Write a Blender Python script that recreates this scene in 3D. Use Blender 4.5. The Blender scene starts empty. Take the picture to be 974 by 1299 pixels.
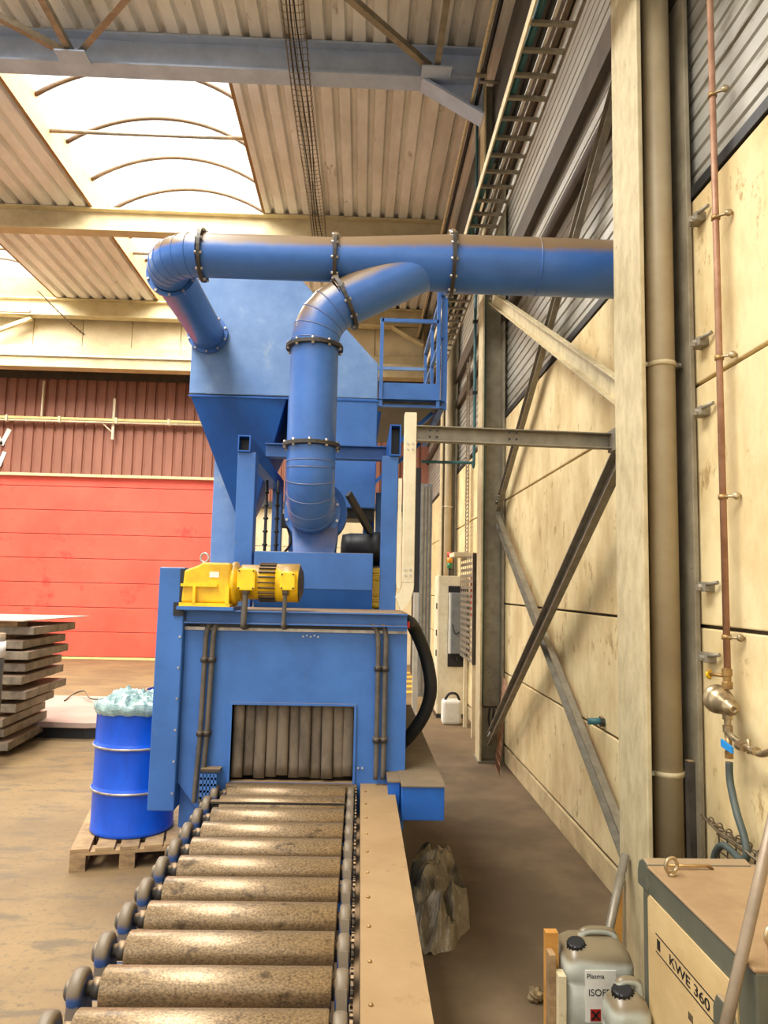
import bpy, math, random
from mathutils import Vector, Matrix, noise
random.seed(7)
scene = bpy.context.scene
C = scene.collection

# ------------------------------------------------------------------ camera
F_PX, CAM_H = 930.0, 1.9
cam_d = bpy.data.cameras.new('camera')
cam = bpy.data.objects.new('camera', cam_d)
C.objects.link(cam)
cam_d.sensor_fit = 'VERTICAL'
cam_d.sensor_height = 36.0
cam_d.lens = F_PX / 1299.0 * 36.0
cam_d.clip_start = 0.05
# camera rows: world X, Y, Z seen in camera (right, down, forward)
xw = Vector((0.99924758, 0.02498119, 0.02966852))
yw = Vector((-0.03207281, 0.10209845, 0.99425713))
zw = Vector((0.02180862, -0.99446058, 0.10282284))
right = Vector((xw[0], yw[0], zw[0]))
down = Vector((xw[1], yw[1], zw[1]))
fwd = Vector((xw[2], yw[2], zw[2]))
m = Matrix((right, -down, -fwd)).transposed().to_4x4()
m.translation = Vector((0, 0, CAM_H))
cam.matrix_world = m
scene.camera = cam

# ------------------------------------------------------------------ world
w = bpy.data.worlds.new('overcast_sky')
scene.world = w
w.use_nodes = True
nt = w.node_tree
nt.nodes.clear()
wo = nt.nodes.new('ShaderNodeOutputWorld')
bg = nt.nodes.new('ShaderNodeBackground')
tc = nt.nodes.new('ShaderNodeTexCoord')
sp = nt.nodes.new('ShaderNodeSeparateXYZ')
cr = nt.nodes.new('ShaderNodeValToRGB')
mr = nt.nodes.new('ShaderNodeMapRange')
mr.inputs['From Min'].default_value = -1
mr.inputs['From Max'].default_value = 1
cr.color_ramp.elements[0].position = 0.485
cr.color_ramp.elements[0].color = (0.24, 0.22, 0.19, 1)
cr.color_ramp.elements[1].position = 0.515
cr.color_ramp.elements[1].color = (1.0, 0.985, 0.95, 1)
nt.links.new(tc.outputs['Generated'], sp.inputs[0])
nt.links.new(sp.outputs['Z'], mr.inputs['Value'])
nt.links.new(mr.outputs[0], cr.inputs[0])
nt.links.new(cr.outputs[0], bg.inputs['Color'])
bg.inputs['Strength'].default_value = 1.45
nt.links.new(bg.outputs[0], wo.inputs[0])

# daylight falling through the two seen barrel skylights and an added unseen one
def area(name, loc, sx, sy, power, col=(1, 0.98, 0.94)):
    l = bpy.data.lights.new(name, 'AREA')
    l.shape = 'RECTANGLE'
    l.size, l.size_y = sx, sy
    l.energy = power
    l.color = col
    o = bpy.data.objects.new(name, l)
    o.location = loc
    C.objects.link(o)
    return o
area('skylight_daylight', (-3.42, 12.8, 9.75), 2.9, 8.2, 1300)
area('skylight_daylight', (-3.42, 1.7, 9.75), 2.9, 10.0, 1650)  # added lamp for the unseen near-bay skylight, top light on rollers and wall
area('skylight_daylight', (-8.9, 12.8, 9.75), 2.9, 8.2, 2000)

vs = scene.view_settings
vs.view_transform = 'Standard'
vs.look = 'None'
vs.gamma = 1
vs.exposure = 0.45
vs.use_curve_mapping = False

# ------------------------------------------------------------------ materials
def lin(c):
    r = []
    for v in c:
        v = v / 255.0
        r.append(v / 12.92 if v <= 0.04045 else ((v + 0.055) / 1.055) ** 2.4)
    return (r[0], r[1], r[2], 1)

def mk(name, c1, c2=None, scale=3.0, rough=0.55, metal=0.0, bump=0.0, bscale=60.0,
       dust=None, dust_lo=0.25, stretch=(1, 1, 1), c3=None, c3lo=0.58, c3scale=9.0, spec=0.5):
    mt = bpy.data.materials.new(name)
    mt.use_nodes = True
    n = mt.node_tree
    N, L = n.nodes, n.links
    b = N['Principled BSDF']
    b.inputs['Roughness'].default_value = rough
    b.inputs['Metallic'].default_value = metal
    b.inputs['Specular IOR Level'].default_value = spec
    t = N.new('ShaderNodeNewGeometry')
    mp = N.new('ShaderNodeMapping')
    mp.inputs['Scale'].default_value = stretch
    L.new(t.outputs['Position'], mp.inputs['Vector'])
    c2 = c2 or tuple(max(0, v * 0.86) for v in c1)
    nz = N.new('ShaderNodeTexNoise')
    nz.inputs['Scale'].default_value = scale
    nz.inputs['Detail'].default_value = 6
    nz.inputs['Roughness'].default_value = 0.65
    L.new(mp.outputs[0], nz.inputs['Vector'])
    rp = N.new('ShaderNodeValToRGB')
    rp.color_ramp.elements[0].position = 0.36
    rp.color_ramp.elements[0].color = lin(c2)
    rp.color_ramp.elements[1].position = 0.62
    rp.color_ramp.elements[1].color = lin(c1)
    L.new(nz.outputs['Fac'], rp.inputs[0])
    out = rp.outputs[0]
    def mixer(fac, a, bcol):
        mx = N.new('ShaderNodeMix')
        mx.data_type = 'RGBA'
        L.new(fac, mx.inputs[0])
        L.new(a, mx.inputs[6])
        mx.inputs[7].default_value = bcol
        return mx.outputs[2]
    def ramp01(sock, lo, hi):
        r = N.new('ShaderNodeMapRange')
        r.interpolation_type = 'SMOOTHSTEP'
        r.inputs['From Min'].default_value = lo
        r.inputs['From Max'].default_value = hi
        L.new(sock, r.inputs['Value'])
        return r.outputs[0]
    if c3:
        n3 = N.new('ShaderNodeTexNoise')
        n3.inputs['Scale'].default_value = c3scale
        n3.inputs['Detail'].default_value = 8
        n3.inputs['Roughness'].default_value = 0.7
        L.new(mp.outputs[0], n3.inputs['Vector'])
        out = mixer(ramp01(n3.outputs['Fac'], c3lo, c3lo + 0.1), out, lin(c3))
    if dust:
        sx = N.new('ShaderNodeSeparateXYZ')
        L.new(t.outputs['Normal'], sx.inputs[0])
        ad = N.new('ShaderNodeMath')
        ad.operation = 'MULTIPLY_ADD'
        L.new(nz.outputs['Fac'], ad.inputs[0])
        ad.inputs[1].default_value = 0.5
        L.new(sx.outputs['Z'], ad.inputs[2])
        out = mixer(ramp01(ad.outputs[0], dust_lo + 0.25, dust_lo + 0.6), out, lin(dust))
    L.new(out, b.inputs['Base Color'])
    if bump:
        nb = N.new('ShaderNodeTexNoise')
        nb.inputs['Scale'].default_value = bscale
        nb.inputs['Detail'].default_value = 4
        L.new(mp.outputs[0], nb.inputs['Vector'])
        bp = N.new('ShaderNodeBump')
        bp.inputs['Strength'].default_value = bump
        bp.inputs['Distance'].default_value = 0.01
        L.new(nb.outputs['Fac'], bp.inputs['Height'])
        L.new(bp.outputs[0], b.inputs['Normal'])
    return mt

DUST = (150, 124, 92)
M = {}
M['blue'] = mk('blue_machine_paint', (60, 111, 182), (49, 95, 160), 2.5, 0.45, bump=0.05, bscale=30, dust=DUST, dust_lo=0.45, c3=(84, 110, 144), c3lo=0.62)
M['duct'] = mk('blue_duct_paint', (64, 114, 190), (54, 100, 170), 3, 0.34, dust=(128, 106, 80), dust_lo=0.02, bump=0.04, c3=(96, 128, 168), c3lo=0.66, c3scale=12)
M['bluedark'] = mk('deep_blue_paint', (20, 92, 176), (16, 80, 158), 3, 0.5, dust=DUST, dust_lo=0.45)  # darker copy of the machine blue, shade put in for downward faces
M['greyblue'] = mk('dusty_blue_sheet', (114, 148, 196), (86, 124, 178), 2.2, 0.45, dust=DUST, dust_lo=0.45, c3=(140, 162, 190), c3lo=0.56, c3scale=2.2)  # pale tone carries skylight glare; dust in patches and on tops
M['drum'] = mk('drum_blue', (6, 88, 214), (6, 74, 190), 5, 0.35, c3=(84, 108, 146), c3lo=0.66, c3scale=6, stretch=(1, 1, .5))
M['steelring'] = mk('worn_steel', (190, 180, 165), (140, 130, 118), 8, 0.4, 0.6)
M['bolt'] = mk('bolt_steel', (205, 200, 190), (160, 155, 145), 8, 0.35, 0.7)
M['yellow'] = mk('yellow_motor_paint', (240, 196, 20), (206, 160, 22), 9, 0.45, dust=(150, 118, 60), dust_lo=0.35, c3=(120, 92, 45), c3lo=0.62, c3scale=14)
M['yellowcap'] = mk('yellow_box_paint', (250, 210, 22), (236, 190, 20), 9, 0.4)
M['black'] = mk('black_paint', (28, 28, 30), (20, 20, 22), 5, 0.5)
M['darksteel'] = mk('dark_dusty_steel', (74, 68, 60), (52, 48, 44), 8, 0.5, 0.3, dust=DUST, dust_lo=0.5)
M['rubber'] = mk('rubber_strip', (112, 98, 80), (70, 60, 50), 3, 0.7, stretch=(2, 2, 1), bump=0.05, bscale=20)
M['hose'] = mk('grey_conduit', (96, 88, 78), (70, 66, 60), 10, 0.6, dust=DUST, dust_lo=0.4)
M['hoseblack'] = mk('black_hose', (30, 28, 26), (22, 20, 18), 10, 0.6)
M['roller'] = mk('worn_roller_steel', (158, 133, 98), (98, 80, 58), 220, 0.36, 0.4, bump=0.08, bscale=220, stretch=(0.6, 1, 1), c3=(86, 70, 52), c3lo=0.56, c3scale=16)
M['guard'] = mk('dusty_guard_top', (152, 124, 86), (142, 114, 76), 4, 0.85, bump=0.05, c3=(132, 104, 70), c3lo=0.6)
M['bearing'] = mk('bearing_cast_iron', (104, 94, 80), (72, 66, 58), 15, 0.55, 0.3, dust=(128, 112, 88), dust_lo=0.5)
M['column'] = mk('column_grey_beige', (150, 140, 116), (126, 116, 94), 7, 0.7, bump=0.08, bscale=40, c3=(104, 94, 76), c3lo=0.62, c3scale=14)  # shaded copy of the column paint, for web and outer flange
M['columnlight'] = mk('column_cream_face', (204, 188, 148), (180, 164, 126), 14, 0.65, bump=0.06, c3=(148, 132, 100), c3lo=0.62, c3scale=20, stretch=(1, 1, .5))  # lit copy of the column paint, also used on pale fittings
M['galv'] = mk('galvanised_steel', (150, 142, 124), (126, 118, 102), 10, 0.45, 0.3, c3=(106, 98, 84), c3lo=0.64, c3scale=18)
M['pipegrey'] = mk('drainpipe_beige', (172, 156, 122), (158, 140, 108), 3, 0.5, c3=(186, 172, 142), c3lo=0.64, c3scale=12)
M['wall'] = mk('cream_concrete', (232, 212, 162), (206, 180, 128), 3.2, 0.85, bump=0.15, bscale=22, c3=(172, 144, 94), c3lo=0.57, c3scale=7, stretch=(1, 1, .6))
M['plinth'] = mk('dirty_concrete_plinth', (206, 184, 138), (172, 150, 110), 3, 0.85, bump=0.1, c3=(120, 100, 74), c3lo=0.6, c3scale=16)
M['joint'] = mk('joint_filler', (84, 72, 56), (60, 50, 40), 8, 0.9)
M['clad'] = mk('silver_cladding', (186, 184, 174), (156, 152, 140), 2, 0.42, 0.25, stretch=(1, .15, 1), c3=(124, 116, 98), c3lo=0.56, c3scale=3)
M['brownsteel'] = mk('brown_girt_steel', (78, 64, 48), (62, 50, 38), 5, 0.6)
M['girder'] = mk('girder_grey', (184, 200, 226), (166, 182, 208), 3, 0.6)  # skylight glare over the near girder is put into this pale blue-grey
M['girdlight'] = mk('girder_cream', (206, 192, 152), (188, 172, 132), 3, 0.65)
M['eaves'] = mk('eaves_beam_grey', (84, 80, 74), (70, 66, 60), 3, 0.7)
M['deck'] = mk('roof_deck_sheet', (236, 234, 228), (212, 208, 200), 2.2, 0.6, stretch=(1, .35, 1), c3=(176, 167, 150), c3lo=0.6, c3scale=6)
M['curb'] = mk('skylight_curb_tan', (158, 120, 72), (140, 104, 60), 4, 0.8)
M['arch'] = mk('arch_profile', (92, 70, 44), (80, 60, 36), 4, 0.6)
M['redclad'] = mk('brick_red_cladding', (150, 97, 76), (136, 86, 66), 3, 0.6, stretch=(1, 1, .3), c3=(116, 70, 54), c3lo=0.62)
M['door'] = mk('red_door_paint', (230, 92, 70), (220, 80, 60), 1.1, 0.5, c3=(204, 60, 46), c3lo=0.57, c3scale=1.0)
M['doordark'] = mk('dark_red_trim', (128, 38, 34), (108, 30, 28), 3, 0.6)
M['creamwall'] = mk('cream_rear_panel', (222, 206, 168), (206, 188, 148), 2, 0.8, c3=(184, 162, 120), c3lo=0.62)
M['cream'] = mk('cream_paint', (226, 214, 182), (206, 192, 158), 5, 0.55, c3=(170, 152, 116), c3lo=0.66, c3scale=12)
M['paleyellow'] = mk('pale_yellow_tray', (226, 208, 138), (206, 188, 122), 5, 0.5)
M['white'] = mk('white_plastic', (232, 228, 214), (216, 210, 194), 6, 0.5, c3=(190, 178, 150), c3lo=0.64)
M['copper'] = mk('copper_pipe', (172, 130, 102), (148, 106, 80), 12, 0.5, 0.25)
M['brass'] = mk('brass_fitting', (176, 140, 84), (132, 102, 62), 14, 0.4, 0.55)
M['chrome'] = mk('dull_nickel', (196, 176, 138), (140, 120, 88), 14, 0.36, 0.7, c3=(120, 100, 72), c3lo=0.6, c3scale=40)
M['bearing_blue'] = mk('worn_blue_bearing', (44, 86, 150), (36, 70, 126), 12, 0.5, 0.1, dust=(112, 98, 78), dust_lo=-0.1)
M['chute'] = mk('brown_dust_lid', (128, 110, 84), (108, 92, 70), 4, 0.8)  # dusty brown darkened, shade put into the lid colour
M['pipe_metal'] = mk('dull_pipe', (140, 122, 98), (120, 104, 82), 6, 0.4, 0.2)
M['teal'] = mk('teal_pipe_paint', (52, 104, 108), (44, 90, 94), 6, 0.5)
M['hosegreen'] = mk('grey_green_hose', (76, 84, 78), (62, 70, 66), 9, 0.6)
M['bluetag'] = mk('blue_valve_handle', (40, 140, 210), (34, 126, 196), 9, 0.5)
M['wood'] = mk('pallet_wood', (170, 138, 96), (128, 102, 70), 7, 0.85, stretch=(1, 1, 3), c3=(96, 78, 58), c3lo=0.62)
M['woodorange'] = mk('orange_wood', (206, 150, 70), (184, 128, 56), 7, 0.8)
M['slab'] = mk('rusty_slab', (140, 126, 106), (104, 92, 76), 6, 0.6, 0.15, dust=(150, 122, 98), dust_lo=0.5, c3=(84, 72, 60), c3lo=0.62)
M['slabtop'] = mk('pale_steel_plate', (176, 152, 138), (160, 136, 120), 2, 0.5)
M['kweframe'] = mk('green_grey_paint', (92, 92, 76), (80, 80, 66), 5, 0.5, c3=(116, 112, 92), c3lo=0.64, dust=(150, 128, 98), dust_lo=0.4)
M['kwepanel'] = mk('beige_panel', (206, 178, 126), (192, 162, 110), 4, 0.6, c3=(168, 138, 92), c3lo=0.62, stretch=(1, 1, 2))
M['kwetop'] = mk('dusty_lid', (158, 130, 92), (142, 114, 80), 5, 0.8, c3=(176, 148, 108), c3lo=0.64, c3scale=30)
M['ink'] = mk('black_ink', (24, 22, 20), (18, 17, 16), 5, 0.6)
M['redink'] = mk('red_hazard_ink', (170, 30, 22), (140, 24, 18), 5, 0.6)
M['tarp'] = mk('dirty_plastic_sheet', (150, 135, 108), (104, 92, 72), 9, 0.28, c3=(182, 168, 138), c3lo=0.58, c3scale=12)
M['bag'] = mk('pale_green_bag', (158, 180, 174), (112, 140, 138), 18, 0.3, c3=(190, 204, 198), c3lo=0.6)
M['can'] = mk('milky_can_plastic', (198, 200, 186), (168, 170, 154), 4, 0.3, dust=(128, 114, 88), dust_lo=0.2, c3=(214, 212, 198), c3lo=0.62, c3scale=6)
M['beacon_r'] = mk('beacon_red', (220, 50, 36), None, 5, 0.35)
M['beacon_y'] = mk('beacon_amber', (235, 150, 30), None, 5, 0.35)
M['beacon_g'] = mk('beacon_green', (40, 120, 70), None, 5, 0.35)
M['wire'] = mk('wire_steel', (120, 104, 80), (96, 82, 62), 9, 0.5, 0.3)
M['grey'] = mk('mid_grey_panel', (132, 134, 132), (116, 118, 118), 6, 0.5)
M['lettering'] = mk('white_lettering', (240, 232, 214), (230, 220, 200), 6, 0.6)
M['floormark'] = mk('yellow_floor_paint', (222, 180, 60), (190, 150, 50), 9, 0.7)

def floor_material():
    mt = bpy.data.materials.new('dusty_concrete_floor')
    mt.use_nodes = True
    n = mt.node_tree
    N, L = n.nodes, n.links
    b = N['Principled BSDF']
    b.inputs['Roughness'].default_value = 0.75
    g = N.new('ShaderNodeNewGeometry')
    sx = N.new('ShaderNodeSeparateXYZ')
    L.new(g.outputs['Position'], sx.inputs[0])
    def nz(scale, det, stretch=(1, 1, 1), rot=0, rough=.6):
        mp = N.new('ShaderNodeMapping')
        mp.inputs['Scale'].default_value = stretch
        mp.inputs['Rotation'].default_value = (0, 0, rot)
        L.new(g.outputs['Position'], mp.inputs['Vector'])
        x = N.new('ShaderNodeTexNoise')
        x.inputs['Scale'].default_value = scale
        x.inputs['Detail'].default_value = det
        x.inputs['Roughness'].default_value = rough
        L.new(mp.outputs[0], x.inputs['Vector'])
        return x.outputs['Fac']
    def mrange(s, a, bb):
        r = N.new('ShaderNodeMapRange')
        r.interpolation_type = 'SMOOTHSTEP'
        r.inputs['From Min'].default_value = a
        r.inputs['From Max'].default_value = bb
        L.new(s, r.inputs['Value'])
        return r.outputs[0]
    def mix(f, a, c):
        mx = N.new('ShaderNodeMix')
        mx.data_type = 'RGBA'
        if isinstance(f, float):
            mx.inputs[0].default_value = f
        else:
            L.new(f, mx.inputs[0])
        for s, i in ((a, 6), (c, 7)):
            if isinstance(s, tuple):
                mx.inputs[i].default_value = s
            else:
                L.new(s, mx.inputs[i])
        return mx.outputs[2]
    base = mix(mrange(nz(0.9, 8), .35, .65), lin((112, 88, 55)), lin((134, 108, 69)))
    base = mix(mrange(nz(3.4, 10, (.55, 1.9, 1), -.55, .72), .5, .62), base, lin((102, 85, 60)))      # tyre-swept streaks
    base = mix(mrange(nz(26, 6, rough=.75), .54, .66), base, lin((96, 80, 57)))
    # oil-darkened aisle between the machine and the wall
    wob = N.new('ShaderNodeMath')
    wob.operation = 'MULTIPLY_ADD'
    L.new(nz(1.1, 4), wob.inputs[0])
    wob.inputs[1].default_value = 0.5
    L.new(sx.outputs['X'], wob.inputs[2])
    far = N.new('ShaderNodeMapRange')
    far.inputs['From Min'].default_value = 8.5
    far.inputs['From Max'].default_value = 12.5
    far.inputs['To Min'].default_value = 1
    far.inputs['To Max'].default_value = 0
    L.new(sx.outputs['Y'], far.inputs['Value'])
    mm = N.new('ShaderNodeMath')
    mm.operation = 'MULTIPLY'
    L.new(mrange(wob.outputs[0], -.25, .35), mm.inputs[0])
    L.new(far.outputs[0], mm.inputs[1])
    brown = mix(mrange(nz(1.6, 8), .38, .66), lin((92, 74, 52)), lin((114, 94, 68)))
    brown = mix(mrange(nz(3.5, 8, rough=.7), .60, .72), brown, lin((112, 82, 52)))
    base = mix(mm.outputs[0], base, brown)
    L.new(base, b.inputs['Base Color'])
    bp = N.new('ShaderNodeBump')
    bp.inputs['Strength'].default_value = .25
    bp.inputs['Distance'].default_value = .01
    L.new(nz(18, 6), bp.inputs['Height'])
    L.new(bp.outputs[0], b.inputs['Normal'])
    return mt
M['floor'] = floor_material()

def glazing_material():
    mt = bpy.data.materials.new('opal_glazing')
    mt.use_nodes = True
    n = mt.node_tree
    n.nodes.clear()
    o = n.nodes.new('ShaderNodeOutputMaterial')
    a = n.nodes.new('ShaderNodeBsdfGlossy')
    a.inputs['Roughness'].default_value = .15
    t = n.nodes.new('ShaderNodeBsdfTransparent')
    x = n.nodes.new('ShaderNodeMixShader')
    a.inputs[0].default_value = (.96, .95, .93, 1)
    t.inputs[0].default_value = (.97, .97, .96, 1)
    x.inputs[0].default_value = .04
    n.links.new(t.outputs[0], x.inputs[1])
    n.links.new(a.outputs[0], x.inputs[2])
    n.links.new(x.outputs[0], o.inputs[0])
    return mt
M['glazing'] = glazing_material()

# ------------------------------------------------------------------ mesh helpers
def V(*a):
    return Vector(a)

def frame(d, up=None):
    d = d.normalized()
    u = Vector(up) if up is not None else (V(0, 0, 1) if abs(d.z) < .9 else V(0, 1, 0))
    s = d.cross(u).normalized()
    return s, s.cross(d).normalized()

class MB:
    def __init__(self):
        self.v, self.f, self.s = [], [], []
    def add(self, vs, fs, smooth=False):
        o = len(self.v)
        self.v += [Vector(p) for p in vs]
        self.f += [tuple(i + o for i in f) for f in fs]
        self.s += [smooth] * len(fs)
        return self
    def box(self, x0, x1, y0, y1, z0, z1):
        return self.hexa([(x0, y0, z0), (x1, y0, z0), (x1, y1, z0), (x0, y1, z0),
                          (x0, y0, z1), (x1, y0, z1), (x1, y1, z1), (x0, y1, z1)])
    def hexa(self, p):
        return self.add(p, [(0, 3, 2, 1), (4, 5, 6, 7), (0, 1, 5, 4), (1, 2, 6, 5), (2, 3, 7, 6), (3, 0, 4, 7)])
    def extrude(self, poly, p0, p1, up=None):
        p0, p1 = Vector(p0), Vector(p1)
        s, u = frame(p1 - p0, up)
        n = len(poly)
        vs = [p + s * a + u * b for p in (p0, p1) for a, b in poly]
        fs = [(i, (i + 1) % n, n + (i + 1) % n, n + i) for i in range(n)]
        fs += [tuple(range(n - 1, -1, -1)), tuple(range(n, 2 * n))]
        return self.add(vs, fs)
    def bar(self, p0, p1, w, h=None, up=None):
        h = h or w
        return self.extrude([(-w / 2, -h / 2), (w / 2, -h / 2), (w / 2, h / 2), (-w / 2, h / 2)], p0, p1, up)
    def ibeam(self, p0, p1, w, h, tf, tw, up=None):
        a, b, c = w / 2, h / 2, tw / 2
        return self.extrude([(-a, -b), (a, -b), (a, -b + tf), (c, -b + tf), (c, b - tf), (a, b - tf), (a, b),
                             (-a, b), (-a, b - tf), (-c, b - tf), (-c, -b + tf), (-a, -b + tf)], p0, p1, up)
    def channel(self, p0, p1, w, h, t, up=None):
        # open towards +side
        a, b = w / 2, h / 2
        return self.extrude([(-a, -b), (a, -b), (a, -b + t), (-a + t, -b + t), (-a + t, b - t), (a, b - t), (a, b), (-a, b)], p0, p1, up)
    def angle(self, p0, p1, w, t, up=None):
        return self.extrude([(0, 0), (w, 0), (w, t), (t, t), (t, w), (0, w)], p0, p1, up)
    def tube(self, pts, r, n=12, caps=True, smooth=True):
        pts = [Vector(p) for p in pts]
        rs = r if isinstance(r, (list, tuple)) else [r] * len(pts)
        tan = []
        for i in range(len(pts)):
            a = pts[max(0, i - 1)]
            b = pts[min(len(pts) - 1, i + 1)]
            t1 = (pts[i] - a).normalized() if i else (b - pts[i]).normalized()
            t2 = (b - pts[i]).normalized() if i < len(pts) - 1 else t1
            tan.append((t1 + t2).normalized())
        s, u = frame(tan[0])
        vs = []
        for i, p in enumerate(pts):
            if i:
                q = tan[i - 1].rotation_difference(tan[i])
                s, u = q @ s, q @ u
            k = 1.0
            if 0 < i < len(pts) - 1:
                k = 1.0
            for j in range(n):
                a = 2 * math.pi * j / n
                vs.append(p + (s * math.cos(a) + u * math.sin(a)) * rs[i] * k)
        fs = []
        for i in range(len(pts) - 1):
            for j in range(n):
                a, b = i * n + j, i * n + (j + 1) % n
                fs.append((a, b, b + n, a + n))
        self.add(vs, fs, smooth)
        if caps:
            o = len(self.v) - len(vs)
            self.f += [tuple(o + j for j in range(n - 1, -1, -1)), tuple(o + (len(pts) - 1) * n + j for j in range(n))]
            self.s += [False, False]
        return self
    def cyl(self, p0, p1, r, r1=None, n=16, caps=True, smooth=True):
        return self.tube([p0, p1], [r, r if r1 is None else r1], n, caps, smooth)
    def lathe(self, prof, o, axis=(0, 0, 1), n=24, smooth=True, caps=True):
        ax = Vector(axis).normalized()
        s, u = frame(ax)
        o = Vector(o)
        vs = [o + ax * h + (s * math.cos(2 * math.pi * j / n) + u * math.sin(2 * math.pi * j / n)) * r for r, h in prof for j in range(n)]
        fs = [(i * n + j, i * n + (j + 1) % n, (i + 1) * n + (j + 1) % n, (i + 1) * n + j) for i in range(len(prof) - 1) for j in range(n)]
        self.add(vs, fs, smooth)
        if caps:
            b = len(self.v) - len(vs)
            self.f += [tuple(b + j for j in range(n - 1, -1, -1)), tuple(b + (len(prof) - 1) * n + j for j in range(n))]
            self.s += [False, False]
        return self
    def torus(self, o, axis, R, r, n=24, k=8):
        ax = Vector(axis).normalized()
        s, u = frame(ax)
        o = Vector(o)
        vs = []
        for i in range(n):
            a = 2 * math.pi * i / n
            d = s * math.cos(a) + u * math.sin(a)
            for j in range(k):
                b = 2 * math.pi * j / k
                vs.append(o + d * (R + r * math.cos(b)) + ax * r * math.sin(b))
        fs = [(i * k + j, ((i + 1) % n) * k + j, ((i + 1) % n) * k + (j + 1) % k, i * k + (j + 1) % k) for i in range(n) for j in range(k)]
        return self.add(vs, fs, True)
    def prism_y(self, poly, y0, y1):      # polygon in XZ
        n = len(poly)
        vs = [(x, y, z) for y in (y0, y1) for x, z in poly]
        fs = [(i, (i + 1) % n, n + (i + 1) % n, n + i) for i in range(n)] + [tuple(range(n - 1, -1, -1)), tuple(range(n, 2 * n))]
        return self.add(vs, fs)
    def prism_x(self, poly, x0, x1):      # polygon in YZ
        n = len(poly)
        vs = [(x, y, z) for x in (x0, x1) for y, z in poly]
        fs = [(i, (i + 1) % n, n + (i + 1) % n, n + i) for i in range(n)] + [tuple(range(n - 1, -1, -1)), tuple(range(n, 2 * n))]
        return self.add(vs, fs)
    def prism_z(self, poly, z0, z1):
        n = len(poly)
        vs = [(x, y, z) for z in (z0, z1) for x, y in poly]
        fs = [(i, (i + 1) % n, n + (i + 1) % n, n + i) for i in range(n)] + [tuple(range(n - 1, -1, -1)), tuple(range(n, 2 * n))]
        return self.add(vs, fs)
    def mesh(self, name, mat, org=(0, 0, 0)):
        me = bpy.data.meshes.new(name)
        org = Vector(org)
        me.from_pydata([tuple(p - org) for p in self.v], [], self.f)
        me.polygons.foreach_set('use_smooth', self.s)
        if mat:
            me.materials.append(M[mat] if isinstance(mat, str) else mat)
        import bmesh
        bm = bmesh.new()
        bm.from_mesh(me)
        bmesh.ops.recalc_face_normals(bm, faces=bm.faces)
        bm.to_mesh(me)
        bm.free()
        me.update()
        return me
    def build(self, name, mat, parent=None, loc=None, bevel=0):
        if parent is not None:
            org = Vector(parent['_o'])
            o = bpy.data.objects.new(name, self.mesh(name, mat, org))
            o['_o'] = list(org)
            o.parent = parent
        else:
            if loc is None:
                xs = [p.x for p in self.v]; ys = [p.y for p in self.v]; zs = [p.z for p in self.v]
                loc = ((min(xs) + max(xs)) / 2, (min(ys) + max(ys)) / 2, min(zs))
            o = bpy.data.objects.new(name, self.mesh(name, mat, loc))
            o.location = loc
            o['_o'] = list(loc)
        C.objects.link(o)
        if bevel:
            bv = o.modifiers.new('bevel', 'BEVEL')
            bv.width = bevel
            bv.segments = 2
            bv.limit_method = 'ANGLE'
            bv.angle_limit = math.radians(40)
        return o

def tag(o, label=None, cat=None, group=None, kind=None):
    if label: o['label'] = label
    if cat: o['category'] = cat
    if group: o['group'] = group
    if kind: o['kind'] = kind
    return o

def thing(name, label, cat, loc, group=None):
    o = bpy.data.objects.new(name, None)
    o.empty_display_size = .1
    o.location = loc
    o['_o'] = list(loc)
    C.objects.link(o)
    return tag(o, label, cat, group)

def struct(name, loc=(0, 0, 0)):
    o = bpy.data.objects.new(name, None)
    o.empty_display_size = .1
    o.location = loc
    o['_o'] = list(loc)
    C.objects.link(o)
    o['kind'] = 'structure'
    return o

def inst(name, mesh, parent, off):        # a piece that shares mesh data; off is relative to the thing's base
    o = bpy.data.objects.new(name, mesh)
    o.parent = parent
    o.location = off
    o['_o'] = parent['_o']
    C.objects.link(o)
    return o

def text_part(name, body, size, mat, mtx, parent, depth=.0008):
    cu = bpy.data.curves.new(name, 'FONT')
    cu.body = body
    cu.size = size
    cu.extrude = depth
    tmp = bpy.data.objects.new(name + '_tmp', cu)
    C.objects.link(tmp)
    bpy.context.view_layer.update()
    me = bpy.data.meshes.new_from_object(tmp.evaluated_get(bpy.context.evaluated_depsgraph_get()))
    bpy.data.objects.remove(tmp)
    me.name = name
    me.transform(mtx)
    me.transform(Matrix.Translation(-Vector(parent['_o'])))
    me.materials.clear()
    me.materials.append(M[mat])
    o = bpy.data.objects.new(name, me)
    o.parent = parent
    o['_o'] = parent['_o']
    C.objects.link(o)
    return o

def arc(c, r, a0, a1, n, ex, ey):
    c, ex, ey = Vector(c), Vector(ex), Vector(ey)
    return [c + ex * r * math.cos(math.radians(a0 + (a1 - a0) * i / n)) + ey * r * math.sin(math.radians(a0 + (a1 - a0) * i / n)) for i in range(n + 1)]

def bez(pts, n=8):           # Catmull-Rom through points
    pts = [Vector(p) for p in pts]
    out = []
    for i in range(len(pts) - 1):
        p0 = pts[max(0, i - 1)]; p1 = pts[i]; p2 = pts[i + 1]; p3 = pts[min(len(pts) - 1, i + 2)]
        for k in range(n):
            t = k / n
            out.append(.5 * (2 * p1 + (p2 - p0) * t + (2 * p0 - 5 * p1 + 4 * p2 - p3) * t * t + (3 * p1 - p0 - 3 * p2 + p3) * t ** 3))
    out.append(pts[-1])
    return out

# ================================================================== SETTING
WX = 1.64            # inner face of the right wall
BY = 18.5            # back wall
GZ = 8.1             # underside of the roof girders
fl = MB().box(-15, 2.2, -4, 19.2, -.2, 0).build('floor', 'floor')
fl['kind'] = 'structure'

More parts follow.
